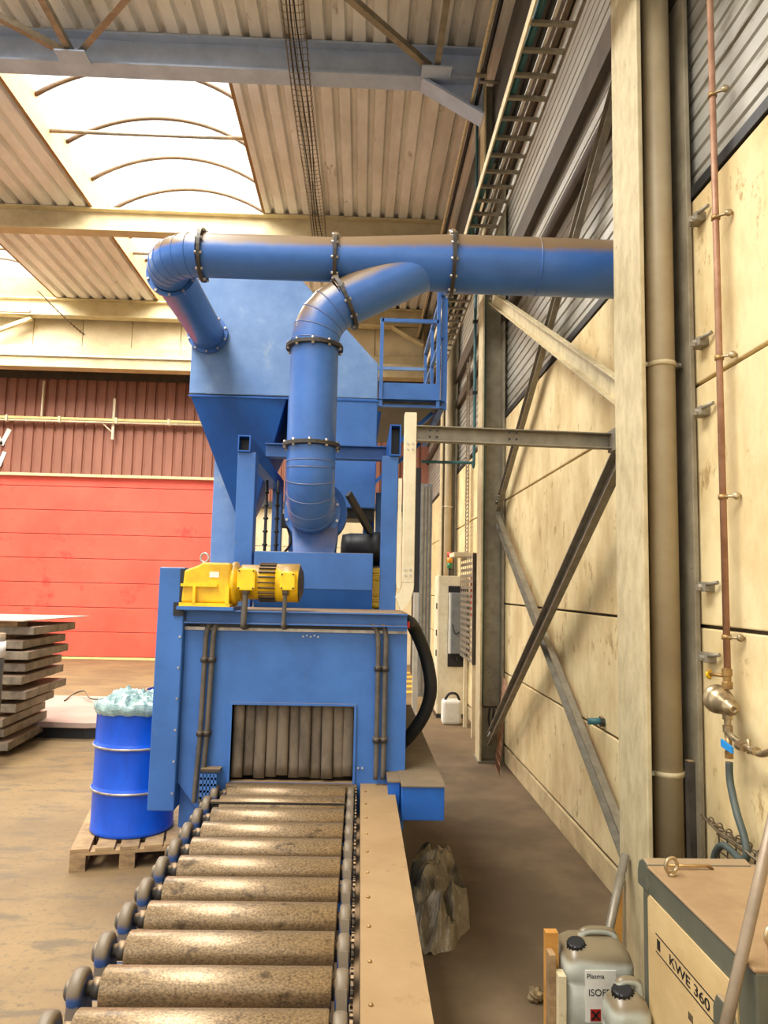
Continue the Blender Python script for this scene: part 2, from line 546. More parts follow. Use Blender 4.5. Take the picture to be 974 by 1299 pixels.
# ---- right wall: concrete panels below, silver sheets above
wr = struct('wall_right', (WX, 8, 0))
MB().box(WX + .035, WX + .3, -1, 18.9, 0, 3.9).build('joint_backing', 'joint', wr)
levels = [(0, .2, 'plinth'), (.2, .985, 'wall'), (.985, 1.75, 'wall'), (1.75, 2.93, 'wall'), (2.93, 3.9, 'wall')]
bays = [(-1, 3.66), (3.66, 8.43), (8.43, 12.68), (12.68, 18.6)]
for (ya, yb) in bays:
    for (za, zb, mt) in (levels if ya > 0 else [(0, .2, 'plinth'), (.2, 1.75, 'wall')] + levels[3:]):
        MB().box(WX, WX + .2, ya + .006, yb - .006, za + (.009 if za else 0), zb - (.009 if zb > .3 else .02)).build('concrete_panel', mt, wr, bevel=.006)
MB().box(WX - .012, WX + .2, -1, 18.6, 3.9, 3.955).build('drip_flashing', 'black', wr)
# horizontally ribbed sheets, 0.6 m cover
prof = []
for k in range(6):
    z = k * .1
    prof += [(0, z), (0, z + .07), (.014, z + .077), (.014, z + .089), (0, z + .096)]
prof += [(0, .6)]
pv = [(-x, z) for x, z in prof]
def clad_mesh(length):
    mb = MB()
    n = len(prof)
    vs = [(x, y, z) for y in (0, length) for x, z in prof]
    mb.add(vs, [(i, i + 1, n + i + 1, n + i) for i in range(n - 1)])
    vs = [(x + .03, y, z) for y in (0, length) for x, z in ((0, 0), (0, .6))]
    mb.add(vs, [(0, 1, 3, 2)])
    return mb.mesh('cladding_sheet', 'clad')
cmeshes = {}
for (ya, yb) in bays:
    L_ = round(yb - ya - .004, 3)
    if L_ not in cmeshes: cmeshes[L_] = clad_mesh(L_)
    for k in range(8):
        inst('cladding_sheet', cmeshes[L_], wr, (.02, ya - 8, 3.96 + k * .6))
for z0, z1, xo in ((5.05, 5.19, 1.6), (5.52, 5.76, 1.58), (6.75, 6.95, 1.58)):
    MB().channel((xo + .03, -1, (z0 + z1) / 2), (xo + .03, 18.5, (z0 + z1) / 2), .06, z1 - z0, .008, (0, 0, 1)).build('girt', 'brownsteel', wr)

# ---- back wall
wb = struct('wall_back', (-6, BY, 0))
MB().box(-15, 2.2, BY + .2, BY + .4, 0, 8.6).build('backing', 'creamwall', wb)
x = -15.0
while x < 2:                                       # upright cream panels under the roof
    MB().box(x + .008, x + 1.16, 17.3, 17.42, 7.44, 8.5).build('fascia_panel', 'creamwall', wb)
    x += 1.17
MB().box(-15, 1.6, 17.16, 17.5, 6.93, 7.45).build('lintel_beam', 'girdlight', wb, bevel=.01)
MB().box(-15, 1.6, 17.1, 17.3, 7.18, 7.23).build('lintel_lip', 'cream', wb)
MB().box(-15, 1.6, BY - .12, BY + .1, 6.98, 7.3).build('shadow_trim', 'brownsteel', wb)  # dark strip standing in for shade at the sheet tops
def redsheet(h):
    mb = MB()
    pr = []
    for k in range(4):
        xx = k * .25
        pr += [(xx, 0), (xx + .17, 0), (xx + .185, .045), (xx + .225, .045)]
    pr += [(1.0, 0)]
    n = len(pr)
    mb.add([(a, b, z) for z in (0, h) for a, b in pr], [(i, i + 1, n + i + 1, n + i) for i in range(n - 1)])
    return mb.mesh('red_sheet', 'redclad')
rs = redsheet(2.42)
rs2 = redsheet(3.02)
for k in range(17):
    xx = -15 + k
    if xx < -3.5: inst('red_sheet', rs, wb, (xx + 6, -.08, 4.56))
    else: inst('red_sheet', rs2, wb, (xx + 6, -.08, 3.96))
MB().box(-15, -3.4, BY - .1, BY + .05, 4.5, 4.57).build('sheet_drip', 'girdlight', wb)
MB().box(-3.4, 1.6, BY - .14, BY + .1, 3.84, 4.0).build('sheet_sill', 'darksteel', wb)
for k in range(4):
    for j in range(4):
        MB().box(-3.4 + k * 1.25 + .006, -3.4 + k * 1.25 + 1.244, BY, BY + .2, j * .96 + .006, j * .96 + .954).build('cream_panel', 'creamwall', wb)
# white letter remains at the far left of the red sheets
def stroke(mb, pts, wd, y):
    for a, b in zip(pts[:-1], pts[1:]):
        mb.bar((a[0], y, a[1]), (b[0], y, b[1]), .012, wd, (0, 0, 1) if abs(a[0] - b[0]) > abs(a[1] - b[1]) else (1, 0, 0))
mb = MB()
stroke(mb, [(-9.6, 5.66), (-9.45, 5.25), (-9.25, 5.6), (-9.08, 5.25), (-8.9, 5.66)], .11, BY - .1)
mb.build('white_letter', 'lettering', wb)
mb = MB()
stroke(mb, [(-9.35, 5.0), (-9.1, 4.72), (-8.98, 5.08)], .1, BY - .1)
mb.build('white_letter', 'lettering', wb)

# ---- red sectional door
dr = struct('door_1', (-7, BY, 0))
zz = .06
for k in range(8):
    h = .6 if k < 7 else .33
    MB().box(-10.6, -3.55, BY + .02, BY + .1, zz + .007, zz + h - .007).build('door_panel', 'door', dr, bevel=.006)
    zz += h
MB().box(-10.6, -3.55, BY + .06, BY + .12, 0, 4.6).build('panel_joint', 'doordark', dr)
MB().box(-10.6, -3.55, BY, BY + .1, 0, .05).build('bottom_seal', 'paleyellow', dr)
MB().box(-3.55, -3.42, BY - .06, BY + .15, 0, 4.55).build('door_jamb', 'girdlight', dr)

# ---- ceiling: ribbed roof deck, skylights left open
ce = struct('ceiling', (0, 10, GZ))
DZ = 8.53
GY = [4.2, 8.45, 12.7, 17.0]
def deckmesh(length):
    pr = []
    for k in range(4):
        xx = k * .25
        pr += [(xx, 0), (xx + .145, 0), (xx + .175, .085), (xx + .22, .085)]
    pr += [(1.0, 0)]
    n = len(pr)
    mb = MB()
    mb.add([(a, y, b) for y in (0, length) for a, b in pr], [(i, i + 1, n + i + 1, n + i) for i in range(n - 1)])
    mb.add([(a, y, .1) for y in (0, length) for a in (0, 1)], [(0, 1, 3, 2)])
    return mb.mesh('deck_sheet', 'deck')
dm = {}
def deck(x0, x1, y0, y1):
    L_ = round(y1 - y0, 3)
    if L_ not in dm: dm[L_] = deckmesh(L_)
    n = round(x1 - x0)
    for k in range(n):
        o = inst('deck_sheet', dm[L_], ce, (x0 + k * (x1 - x0) / n, y0 - 10, DZ - GZ))
        o.scale = ((x1 - x0) / n, 1, 1)
SKY = [(-4.93, -1.92), (-10.4, -7.35)]
deck(-15, 2.0, 7.0, 8.45)
deck(-15, -4.93, 1.6, 7.0)
deck(-1.92, 2.0, 1.6, 7.0)
deck(-15, -4.93, -4, 1.6)
deck(-1.92, 2.0, -4, 1.6)
for ya, yb in ((8.45, 12.7), (12.7, 17.0)):
    deck(-1.92, 2.0, ya, yb)
    deck(-7.35, -4.93, ya, yb)
    deck(-15, -10.4, ya, yb)
deck(-15, 2.0, 17.0, 18.9)

# ---- barrel skylights
def skylight(name, x0, x1, ya=8.58, yb=16.9, ys=(8.6, 9.05, 10.2, 11.35, 12.45, 13.5, 14.6, 15.7, 16.85), ties=(10.75, 14.9)):
    s = struct(name, ((x0 + x1) / 2, (ya + yb) / 2, DZ))
    zc, rise = 9.0, .48
    MB().box(x0 - .05, x0, ya, yb, DZ, zc).build('curb', 'curb', s)
    MB().box(x1, x1 + .05, ya, yb, DZ, zc).build('curb', 'curb', s)
    MB().box(x0, x1, ya - .05, ya, DZ, zc).build('curb', 'curb', s)
    MB().box(x0, x1, yb, yb + .05, DZ, zc).build('curb', 'curb', s)
    half = (x1 - x0) / 2
    R = (half * half + rise * rise) / (2 * rise)
    a = math.degrees(math.asin(half / R))
    def ring(y, n=20):
        return arc(((x0 + x1) / 2, y, zc + rise - R), R, 90 + a, 90 - a, n, (1, 0, 0), (0, 0, 1))
    for y in ys:
        MB().tube([p + V(0, 0, -.04) for p in ring(y)], .034, 6).build('arch', 'arch', s)
    for y0, y1 in zip(ys[:-1], ys[1:]):
        r0, r1 = ring(y0 + .01), ring(y1 - .01)
        n = len(r0)
        MB().add(r0 + r1, [(i, i + 1, n + i + 1, n + i) for i in range(n - 1)], True).build('pane', 'glazing', s)
    for ty in ties:
        MB().cyl((x0, ty, 8.76), (x1, ty, 8.76), .03, n=8).build('tie_bar', 'galv', s)
    return s
skylight('window_1', *SKY[0])
skylight('window_2', *SKY[1])
skylight('window_3', *SKY[0], ya=-4.0, yb=6.95, ys=[-3.95 + 1.21 * k for k in range(10)], ties=(-1.0, 3.0))  # added skylight, unseen over the near bay, to top-light the rollers

# ================================================================== STEELWORK
girder_lab = ['grey roof girder overhead nearest the camera, with haunch at the wall end',
              'cream-lit roof girder crossing behind the blue horizontal duct',
              'cream roof girder furthest back, against the rear fascia panels']
for i, y in enumerate((8.45, 12.7, 17.0)):
    g = thing('roof_girder', girder_lab[i], 'girder', (-6, y, GZ), 'roof girders')
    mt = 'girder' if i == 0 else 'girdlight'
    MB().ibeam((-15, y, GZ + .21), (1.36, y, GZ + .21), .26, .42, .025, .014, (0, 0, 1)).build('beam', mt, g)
    hx, hz = .6, 7.66
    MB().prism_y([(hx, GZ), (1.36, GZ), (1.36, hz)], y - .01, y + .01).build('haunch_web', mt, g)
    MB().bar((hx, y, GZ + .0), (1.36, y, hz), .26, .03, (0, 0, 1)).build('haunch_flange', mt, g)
    if i == 0:
        for gx in (-3.55, .78):
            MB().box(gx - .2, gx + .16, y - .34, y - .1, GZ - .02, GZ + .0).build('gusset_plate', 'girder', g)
# roof bracing at girder level in the near bay
br = [((-3.56, 8.3, 8.12), (-3.56, 4.2, 8.12), 'roof tie running to the girder by the skylight corner'),
      ((-3.46, 8.25, 8.15), (-.9, 5.6, 8.15), 'diagonal roof brace leaning right above the skylight corner'),
      ((-3.66, 8.25, 8.15), (-6.6, 5.4, 8.15), 'diagonal roof brace leaning left in the upper left corner'),
      ((.80, 8.3, 8.12), (.80, 4.2, 8.12), 'straight roof tie above the haunch of the near girder'),
      ((.72, 8.25, 8.15), (-2.4, 5.0, 8.15), 'diagonal roof brace meeting the near girder by its haunch')]
for p0, p1, lab in br:
    tag(MB().angle(p0, p1, .075, .009).build('roof_brace', 'galv'), lab, 'brace', 'roof bracing bars')

# eaves beam along the wall head
tag(MB().box(1.48, 1.66, 1.6, 18.4, 7.1, 8.1).build('eaves_beam', 'eaves', bevel=.01), 'long dark grey eaves beam under the roof edge above the cable ladder', 'beam')

col_lab = ['tall beige steel column in the foreground with drainpipe in its web',
           'grey steel column at the far end of the wall bracing',
           'steel column far back beside the control cabinet']
cols = []
for i, (ya, yb) in enumerate(((3.49, 3.87), (8.3, 8.6), (12.55, 12.85))):
    c = thing('steel_column', col_lab[i], 'column', (1.5, (ya + yb) / 2, 0), 'steel wall columns')
    ym = (ya + yb) / 2
    top = 8.1 if i else 8.5
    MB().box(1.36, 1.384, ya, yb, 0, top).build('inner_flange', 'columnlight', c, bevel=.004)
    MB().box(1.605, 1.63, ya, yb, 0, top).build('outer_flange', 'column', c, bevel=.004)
    MB().box(1.384, 1.605, ym - .009, ym + .009, 0, top).build('web', 'column', c)
    MB().box(1.34, 1.635, ya - .03, yb + .03, 0, .02).build('base_plate', 'galv', c)
    cols.append(c)

# wall bracing between the two nearer columns
bl = [((1.46, 8.25, .26), (1.46, 3.88, 2.80), 'lower bracing channel rising from the far column foot to the near column', .13),
      ((1.545, 8.28, 2.70), (1.545, 3.9, .22), 'lower bracing channel falling to the near column foot beside the grey floor', .12),
      ((1.545, 8.28, 2.84), (1.545, 3.9, 5.34), 'upper bracing channel rising past the silver cladding behind the duct', .11),
      ((1.45, 8.28, 5.33), (1.45, 3.9, 2.96), 'pale upper bracing channel falling from behind the duct to the near column', .14)]
for p0, p1, lab, h in bl:
    b = thing('bracing_channel', lab, 'brace', ((p0[0]), (p0[1] + p1[1]) / 2, min(p0[2], p1[2])), 'wall bracing channels')
    up = Vector((0, 0, 1))
    MB().channel(p0, p1, .05, h, .009, up).build('channel', 'columnlight' if 'pale' in lab else 'galv', b)
    d = (Vector(p1) - Vector(p0)).normalized()
    q = Vector(p0) + d * .12
    mb = MB()
    for k in range(3):
        mb.cyl(q + d * .05 * k + V(-.035, 0, 0), q + d * .05 * k + V(-.02, 0, 0), .012, n=6)
    mb.build('bolts', 'bolt', b)

# drainpipe in the near column, with clamps
def drain(x, y, r, z1, lab, clamps):
    d = thing('drainpipe', lab, 'pipe', (x, y, 0), 'drainpipes')
    MB().cyl((x, y, 0), (x, y, z1), r, n=20).build('pipe', 'pipegrey', d)
    for z in clamps:
        c = MB().cyl((x, y, z - .012), (x, y, z + .012), r + .005, n=20).build('clamp', 'columnlight', d)
        MB().box(x - r - .035, x - r, y - .02, y + .02, z - .012, z + .012).box(x + r, x + r + .03, y - .02, y + .02, z - .012, z + .012).build('clamp_lug', 'galv', c)
        MB().cyl((x - r - .02, y - .03, z), (x - r - .02, y - .018, z), .008, n=6).cyl((x + r + .018, y - .03, z), (x + r + .018, y - .018, z), .008, n=6).build('clamp_screws', 'bolt', c)
drain(1.494, 3.575, .068, 7.05, 'thick beige drainpipe standing in the near column', (3.05, 1.05))
drain(1.46, 12.43, .06, 7.05, 'slim beige drainpipe far back behind the control cabinet', (3.3, 1.6))
tag(MB().box(1.5, 1.53, 3.36, 3.40, 0, 1.15).build('timber_batten', 'darksteel'), 'dark batten standing upright between drainpipe and cream wall', 'batten')

# ================================================================== DUCTING
DY, DZC = 4.5, 3.975
def flange(parent, c, axis, r, nb=10, t=.011, w=.030, mat='darksteel'):
    c, ax = Vector(c), Vector(axis).normalized()
    f = MB().lathe([(r, -t), (r + w, -t), (r + w, t), (r, t)], c, ax, 28, False, False).build('flange', mat, parent)
    s, u = frame(ax)
    mb = MB()
    for k in range(nb):
        a = 2 * math.pi * (k + .5) / nb
        p = c + (s * math.cos(a) + u * math.sin(a)) * (r + w * .62)
        mb.cyl(p - ax * (t + .012), p + ax * (t + .012), .0095, n=6)
    mb.build('flange_bolts', 'bolt', f)
    return f
def seams(parent, pts, r, name='seam_ring'):
    mb = MB()
    for i in range(1, len(pts) - 1):
        mb.torus(pts[i], pts[i + 1] - pts[i - 1], r, .004, 24, 5)
    return mb.build(name, 'duct', parent)
du = thing('extraction_duct', 'blue forked extraction duct with bolted black flanges crossing above the machine', 'duct', (-.3, DY, 2.2))
r1, r2, r3 = .137, .181, .150
leg_x = -1.325
MB().tube([(leg_x, 4.78, DZC), (leg_x, 6.0, DZC)], r1, 28, False).build('rear_leg', 'duct', du)
flange(du, (leg_x, 5.97, DZC), (0, 1, 0), r1, 10, .012, .03, 'duct')
e1 = arc((-1.06, 4.765, DZC), .265, 270, 180, 7, (1, 0, 0), (0, 1, 0))
el = MB().tube(e1, r1, 28, False).build('left_elbow', 'duct', du)
seams(el, e1, r1)
flange(du, (leg_x, 4.79, DZC), (0, 1, 0), r1, 10, .012, .03, 'duct')
MB().tube([(-1.06, DY, DZC), (-.22, DY, DZC)], r1, 28, False).build('main_section', 'duct', du)
flange(du, (-1.05, DY, DZC), (1, 0, 0), r1, 10)
flange(du, (-.21, DY, DZC), (1, 0, 0), r1, 10)
MB().tube([(-.22, DY, DZC), (.55, DY, DZC)], [r1, r2], 28, False).build('junction_cone', 'duct', du)
flange(du, (.53, DY, DZC), (1, 0, 0), r2, 12)
MB().tube([(.54, DY, DZC), (1.08, DY, DZC)], r2, 32, False).build('main_section', 'duct', du)
MB().tube([(1.08, DY, DZC), (1.62, DY, DZC)], r2, 32, False).build('main_section', 'duct', du)
MB().torus((1.08, DY, DZC), (1, 0, 0), r2, .005, 28, 5).build('seam_ring', 'duct', du)
# branch
vx = -.325
b1 = arc((vx + .3, DY, 3.42), .3, 180, 117, 4, (1, 0, 0), (0, 0, 1))
el = MB().tube([(vx, DY, 3.38)] + b1, r3, 28, False).build('branch_elbow', 'duct', du)
seams(el, [Vector((vx, DY, 3.38))] + b1, r3)
bd = Vector((math.cos(math.radians(27)), 0, math.sin(math.radians(27))))
b0 = b1[-1]
flange(du, b0 + bd * .02, bd, r3, 10)
MB().tube([b0, b0 + bd * .66], r3, 28, False).build('branch_section', 'duct', du)
MB().tube([(vx, DY, 2.75), (vx, DY, 3.40)], r3, 28, False).build('drop_section', 'duct', du)
flange(du, (vx, DY, 3.39), (0, 0, 1), r3, 10)
flange(du, (vx, DY, 2.765), (0, 0, 1), r3, 10)
l1 = [Vector((vx, DY, 2.76)), Vector((vx, DY, 2.66))] + arc((vx, DY + .25, 2.63), .25, 180, 270, 5, (0, 1, 0), (0, 0, 1))
el = MB().tube(l1, r3, 28, False).build('lower_elbow', 'duct', du)
seams(el, l1, r3)
flange(du, (vx, 4.77, 2.38), (0, 1, 0), r3, 10, .012, .034, 'duct')

# ================================================================== DUST SEPARATOR
SY = 6.0
se = thing('dust_separator', 'tall blue sheet-metal dust separator with hopper behind the ducts', 'separator', (-.7, 6.5, 0))
MB().prism_y([(-1.46, 3.47), (-1.46, 4.52), (-.60, 4.52), (.105, 3.77), (.105, 3.47)], SY, 7.3).build('housing', 'greyblue', se, bevel=.008)
MB().box(-.64, .105, SY + .004, 7.2, 2.55, 3.47).build('filter_tower', 'blue', se, bevel=.006)
MB().box(-1.465, .112, SY - .004, SY, 3.445, 3.46).build('seam_strip', 'bluedark', se)
MB().hexa([(-1.1, 6.42, 2.5), (-.95, 6.42, 2.5), (-.95, 6.6, 2.5), (-1.1, 6.6, 2.5),
           (-1.455, 6.005, 3.465), (-.65, 6.005, 3.465), (-.65, 7.2, 3.465), (-1.455, 7.2, 3.465)]).build('hopper', 'bluedark', se, bevel=.006)
MB().box(-1.36, -1.10, 6.66, 7.1, 0, 3.3).build('elevator_casing', 'greyblue', se, bevel=.006)
MB().box(-1.10, -.95, 6.44, 6.6, 1.2, 2.5).build('discharge_chute', 'greyblue', se)
for px in (-.6, .06):
    MB().box(px - .05, px + .05, 6.55, 6.65, 0, 2.55).build('leg', 'bluedark', se)
MB().box(-.25, .1, SY + .1, 6.5, 2.47, 2.55).build('support_pad', 'black', se)

# ================================================================== FAN
fa = thing('extraction_fan', 'blue fan casing with sloped hood standing behind the yellow gear motor', 'fan', (-.3, 4.9, 1.7))
MB().hexa([(-.66, 4.62, 1.72), (.075, 4.62, 1.72), (.075, 5.15, 1.72), (-.66, 5.15, 1.72),
           (-.66, 4.55, 1.88), (.075, 4.55, 1.88), (.075, 5.15, 1.88), (-.66, 5.15, 1.88)]).build('lower_hood', 'bluedark', fa)
MB().box(-.66, .075, 4.55, 5.15, 1.88, 2.11).build('upper_hood', 'blue', fa, bevel=.006)
MB().hexa([(-.43, 4.64, 2.11), (-.17, 4.64, 2.11), (-.17, 4.95, 2.11), (-.43, 4.95, 2.11),
           (-.46, 4.80, 2.34), (-.15, 4.80, 2.34), (-.15, 5.0, 2.34), (-.46, 5.0, 2.34)]).build('transition', 'blue', fa)
MB().lathe([(.05, 0), (.205, 0), (.205, .2), (.05, .2)], (vx + .02, 4.80, 2.39), (0, 1, 0), 28, False).build('scroll_casing', 'bluedark', fa)
mo = MB().lathe([(.04, 0), (.125, .01), (.125, .12), (.112, .125), (.112, .26), (.10, .32), (.04, .33)], (.18, 5.35, 2.18), (-1, 0, 0), 20).build('fan_motor', 'black', fa)
MB().box(-.2, .22, 5.2, 5.5, 2.03, 2.055).build('motor_plate', 'black', fa)
MB().bar((-.1, 5.1, 2.55), (.06, 5.3, 2.3), .03, .05).build('motor_bracket', 'black', fa)

# ================================================================== SUPPORT FRAME
fr = thing('support_frame', 'blue steel support frame of posts and beams behind the gear motor', 'frame', (-.28, 5.5, 1.7))
for xa, xb in ((-.795, -.68), (.12, .222)):
    MB().box(xa, xb, 4.6, 4.72, 1.7, 2.735).build('post', 'blue', fr, bevel=.005)
    MB().box(xa, xb - .03, 6.45, 6.56, 1.0, 2.74).build('post', 'blue', fr, bevel=.005)
def tube_sq(xa, xb, za, zb, y0, y1, t=.008):
    return (MB().box(xa, xb, y0, y1, za, za + t).box(xa, xb, y0, y1, zb - t, zb)
            .box(xa, xa + t, y0, y1, za + t, zb - t).box(xb - t, xb, y0, y1, za + t, zb - t))
tube_sq(-.795, -.715, 2.735, 2.84, 4.58, 6.6).build('long_beam', 'bluedark', fr)
tube_sq(.165, .235, 2.735, 2.935, 4.58, 6.6).build('long_beam', 'bluedark', fr)
MB().box(-.786, -.724, 4.66, 4.68, 2.745, 2.83).box(.174, .226, 4.66, 4.68, 2.745, 2.925).build('beam_plugs', 'black', fr)
MB().ibeam((-.72, 5.35, 2.885), (.17, 5.35, 2.885), .1, .1, .008, .008, (0, 0, 1)).build('cross_beam', 'blue', fr)
for (xx, yy) in ((-.735, 5.6), (-.65, 5.6)):
    p = MB().cyl((xx, yy, 1.75), (xx, yy, 2.7), .012, n=8).build('grease_line', 'black', fr)
    for k in range(9): MB().cyl((xx, yy, 1.8 + k * .1), (xx, yy, 1.815 + k * .1), .02, n=8).build('line_fitting', 'black', p)
MB().box(-.575, -.505, 5.2, 5.3, 2.31, 2.41).build('junction_box', 'black', fr, bevel=.006)
MB().tube(bez([(-.53, 5.25, 2.31), (-.50, 5.2, 2.2), (-.57, 5.3, 2.12), (-.65, 5.55, 2.07)]), .009, 8).build('cable', 'hoseblack', fr)
MB().tube(bez([(-.6, 5.55, 1.95), (-.5, 5.5, 2.1), (-.43, 5.4, 2.3)]), .009, 8).build('cable', 'hoseblack', fr)
MB().tube(bez([(-.40, 4.95, 1.95), (-.43, 4.98, 2.15), (-.40, 5.0, 2.3)]), .03, 10).build('flexible_sleeve', 'hose', fr)

# ================================================================== BLAST MACHINE
FY = 4.0
ma = thing('blast_machine', 'blue shot-blast machine with rubber-curtained inlet above the rollers', 'machine', (-.33, 5, 0))
ox0, ox1, oz0, oz1 = -.662, -.016, .87, 1.268
# front plate as four pieces round the inlet, one mesh
fp = MB()
fp.prism_y([(-.93, 1.665), (-.93, .86), (-.80, .70), (ox0, .70), (ox0, 1.665)], FY, FY + .05)
fp.box(ox0, ox1, FY, FY + .05, oz1, 1.665)
fp.box(ox1, .26, FY, FY + .05, .70, 1.665)
fp.box(ox0, ox1, FY, FY + .05, .70, oz0)
fp.build('front_plate', 'blue', ma)
MB().box(-.93, .26, FY - .012, FY + .06, 1.655, 1.672).build('top_lip', 'steelring', ma)
MB().box(ox0 - .012, ox0, FY - .012, FY + .05, oz0, oz1 + .012).box(ox1, ox1 + .012, FY - .012, FY + .05, oz0, oz1 + .012).box(ox0, ox1, FY - .012, FY + .05, oz1, oz1 + .012).build('inlet_frame', 'blue', ma)
MB().box(-.93, -.70, FY + .05, 7.0, .62, 1.66).box(.0, .26, FY + .05, 7.0, .62, 1.66).box(-.70, .0, FY + .05, 7.0, 1.3, 1.66).build('cabin', 'blue', ma)
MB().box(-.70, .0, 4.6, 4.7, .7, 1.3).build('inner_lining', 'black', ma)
MB().box(-.72, .02, FY + .06, 4.6, .78, .84).build('inlet_floor', 'darksteel', ma)
for lx in (-.85, .18):
    MB().box(lx - .06, lx + .06, 4.3, 4.42, 0, .62).build('leg', 'bluedark', ma)
    MB().box(lx - .06, lx + .06, 6.5, 6.62, 0, .62).build('leg', 'bluedark', ma)
MB().hexa([(-.8, 4.25, .12), (.1, 4.25, .12), (.1, 6.4, .12), (-.8, 6.4, .12), (-.93, 4.1, .62), (.26, 4.1, .62), (.26, 6.6, .62), (-.93, 6.6, .62)]).build('shot_hopper', 'bluedark', ma)
# left side cover
sc = MB().box(-1.07, -.932, 3.95, 4.55, .73, 1.985).build('side_cover', 'blue', ma, bevel=.006)
mb = MB()
for k in range(6): mb.cyl((-.945, 3.944, .82 + k * .16), (-.945, 3.952, .82 + k * .16), .006, n=6)
mb.build('cover_screws', 'bolt', sc)
MB().box(-.958, -.931, 3.944, 3.952, 1.80, 1.978).build('cover_gap', 'black', sc)  # black plates stand in for the shaded gap and notch beside the cover
MB().box(-.985, -.93, 3.94, 3.952, 1.73, 1.80).build('cover_notch', 'black', sc)
# rubber curtain strips
random.seed(3)
n_s = 11
wst = (ox1 - ox0) / n_s
for k in range(n_s):
    xa = ox0 + .004 + k * wst
    dz = random.uniform(0, .022)
    ty = random.uniform(-.008, .012)
    tilt = random.uniform(-.006, .006)
    za, zb = oz0 + .012 + dz, oz1 + .006
    vs, fs = [], []
    R_, Cn = 7, 5
    for i in range(R_):
        t = i / (R_ - 1)
        z = zb + (za - zb) * t
        for j in range(Cn):
            s = j / (Cn - 1)
            bul = math.sin(s * math.pi) * .006 + (.006 if k % 3 == 0 else 0)
            vs.append((xa + (wst - .001) * s + tilt * t, FY + .035 + (k % 2) * .012 + ty * t - bul - .01 * t * t, z))
    o = len(vs)
    vs += [(a, b + .008, c) for a, b, c in vs]
    for i in range(R_ - 1):
        for j in range(Cn - 1):
            a = i * Cn + j
            fs += [(a, a + 1, a + Cn + 1, a + Cn), (o + a, o + a + Cn, o + a + Cn + 1, o + a + 1)]
    for i in range(R_ - 1):
        fs += [(i * Cn, (i + 1) * Cn, o + (i + 1) * Cn, o + i * Cn), (i * Cn + Cn - 1, o + i * Cn + Cn - 1, o + (i + 1) * Cn + Cn - 1, (i + 1) * Cn + Cn - 1)]
    b = (R_ - 1) * Cn
    fs += [(b + j, b + j + 1, o + b + j + 1, o + b + j) for j in range(Cn - 1)]
    MB().add(vs, fs, True).build('rubber_strip', 'rubber', ma)
MB().box(ox0 - .01, ox1 + .02, FY - .05, FY + .05, .838, .868).build('inlet_sill', 'roller', ma)
# top channel beam
MB().ibeam((-.925, 3.985, 1.7285), (.256, 3.985, 1.7285), .11, .071, .007, .008, (0, 0, 1)).build('top_beam', 'blue', ma)
MB().box(-.93, .26, 4.04, 4.6, 1.752, 1.764).build('top_plate', 'bluedark', ma)
MB().box(-.85, .15, 3.975, 4.1, 1.672, 1.693).build('cable_slot', 'black', ma)
MB().box(.15, .255, 3.95, 4.03, 1.672, 1.693).build('end_block', 'blue', ma)
# hoses on the front plate
def hosepair(pts1, pts2, clamps, r=.0135):
    for pts in (pts1, pts2):
        MB().tube(bez(pts, 6), r, 10).build('hose', 'hose', ma)
    for (xa, xb, z) in clamps:
        MB().cyl((xa, 3.968, z - .012), (xa, 3.968, z + .012), .02, n=10).cyl((xb, 3.968, z - .012), (xb, 3.968, z + .012), .02, n=10).box(xa - .02, xb + .02, 3.985, 4.0, z - .012, z + .012).build('hose_clamp', 'darksteel', ma)
hosepair([(-.775, 4.05, 1.685), (-.79, 3.985, 1.69), (-.81, 3.968, 1.64), (-.815, 3.968, 1.4), (-.82, 3.968, 1.1), (-.832, 3.968, .85), (-.835, 3.968, .77)],
         [(-.74, 4.05, 1.685), (-.755, 3.985, 1.69), (-.772, 3.968, 1.64), (-.778, 3.968, 1.4), (-.785, 3.968, 1.1), (-.798, 3.968, .88), (-.80, 3.968, .77)],
         [(-.815, -.778, 1.5), (-.82, -.785, 1.12)])
hosepair([(.03, 4.05, 1.685), (.07, 3.985, 1.695), (.10, 3.968, 1.64), (.105, 3.968, 1.4), (.105, 3.968, 1.1), (.105, 3.968, .90)],
         [(.10, 4.05, 1.685), (.125, 3.985, 1.695), (.143, 3.968, 1.64), (.143, 3.968, 1.4), (.143, 3.968, 1.1), (.143, 3.968, .90)],
         [(.105, .143, 1.47), (.105, .143, 1.1)])
mb = MB().cyl((.012, 3.99, .95), (.012, 4.0, .95), .006, n=6).cyl((.034, 3.99, .95), (.034, 4.0, .95), .006, n=6)
for k in range(5): mb.cyl((.02 * k - .3, 3.994, 1.63 + .006 * (k % 2)), (.02 * k - .3, 4.0, 1.63 + .006 * (k % 2)), .005, n=6)
mb.build('plate_screws', 'bolt', ma)
# side chute on the right
ch = MB().box(.228, .437, 3.7, 6.2, .775, .935).build('side_channel', 'bluedark', ma, bevel=.004)
MB().box(.224, .441, 3.69, 6.2, .935, .941).build('channel_lid', 'chute', ch)
MB().box(.165, .222, 3.8, 4.0, .78, .93).build('end_bracket', 'bluedark', ma)
MB().box(.16, .224, 3.79, 4.0, .93, .936).build('bracket_lid', 'chute', ma)
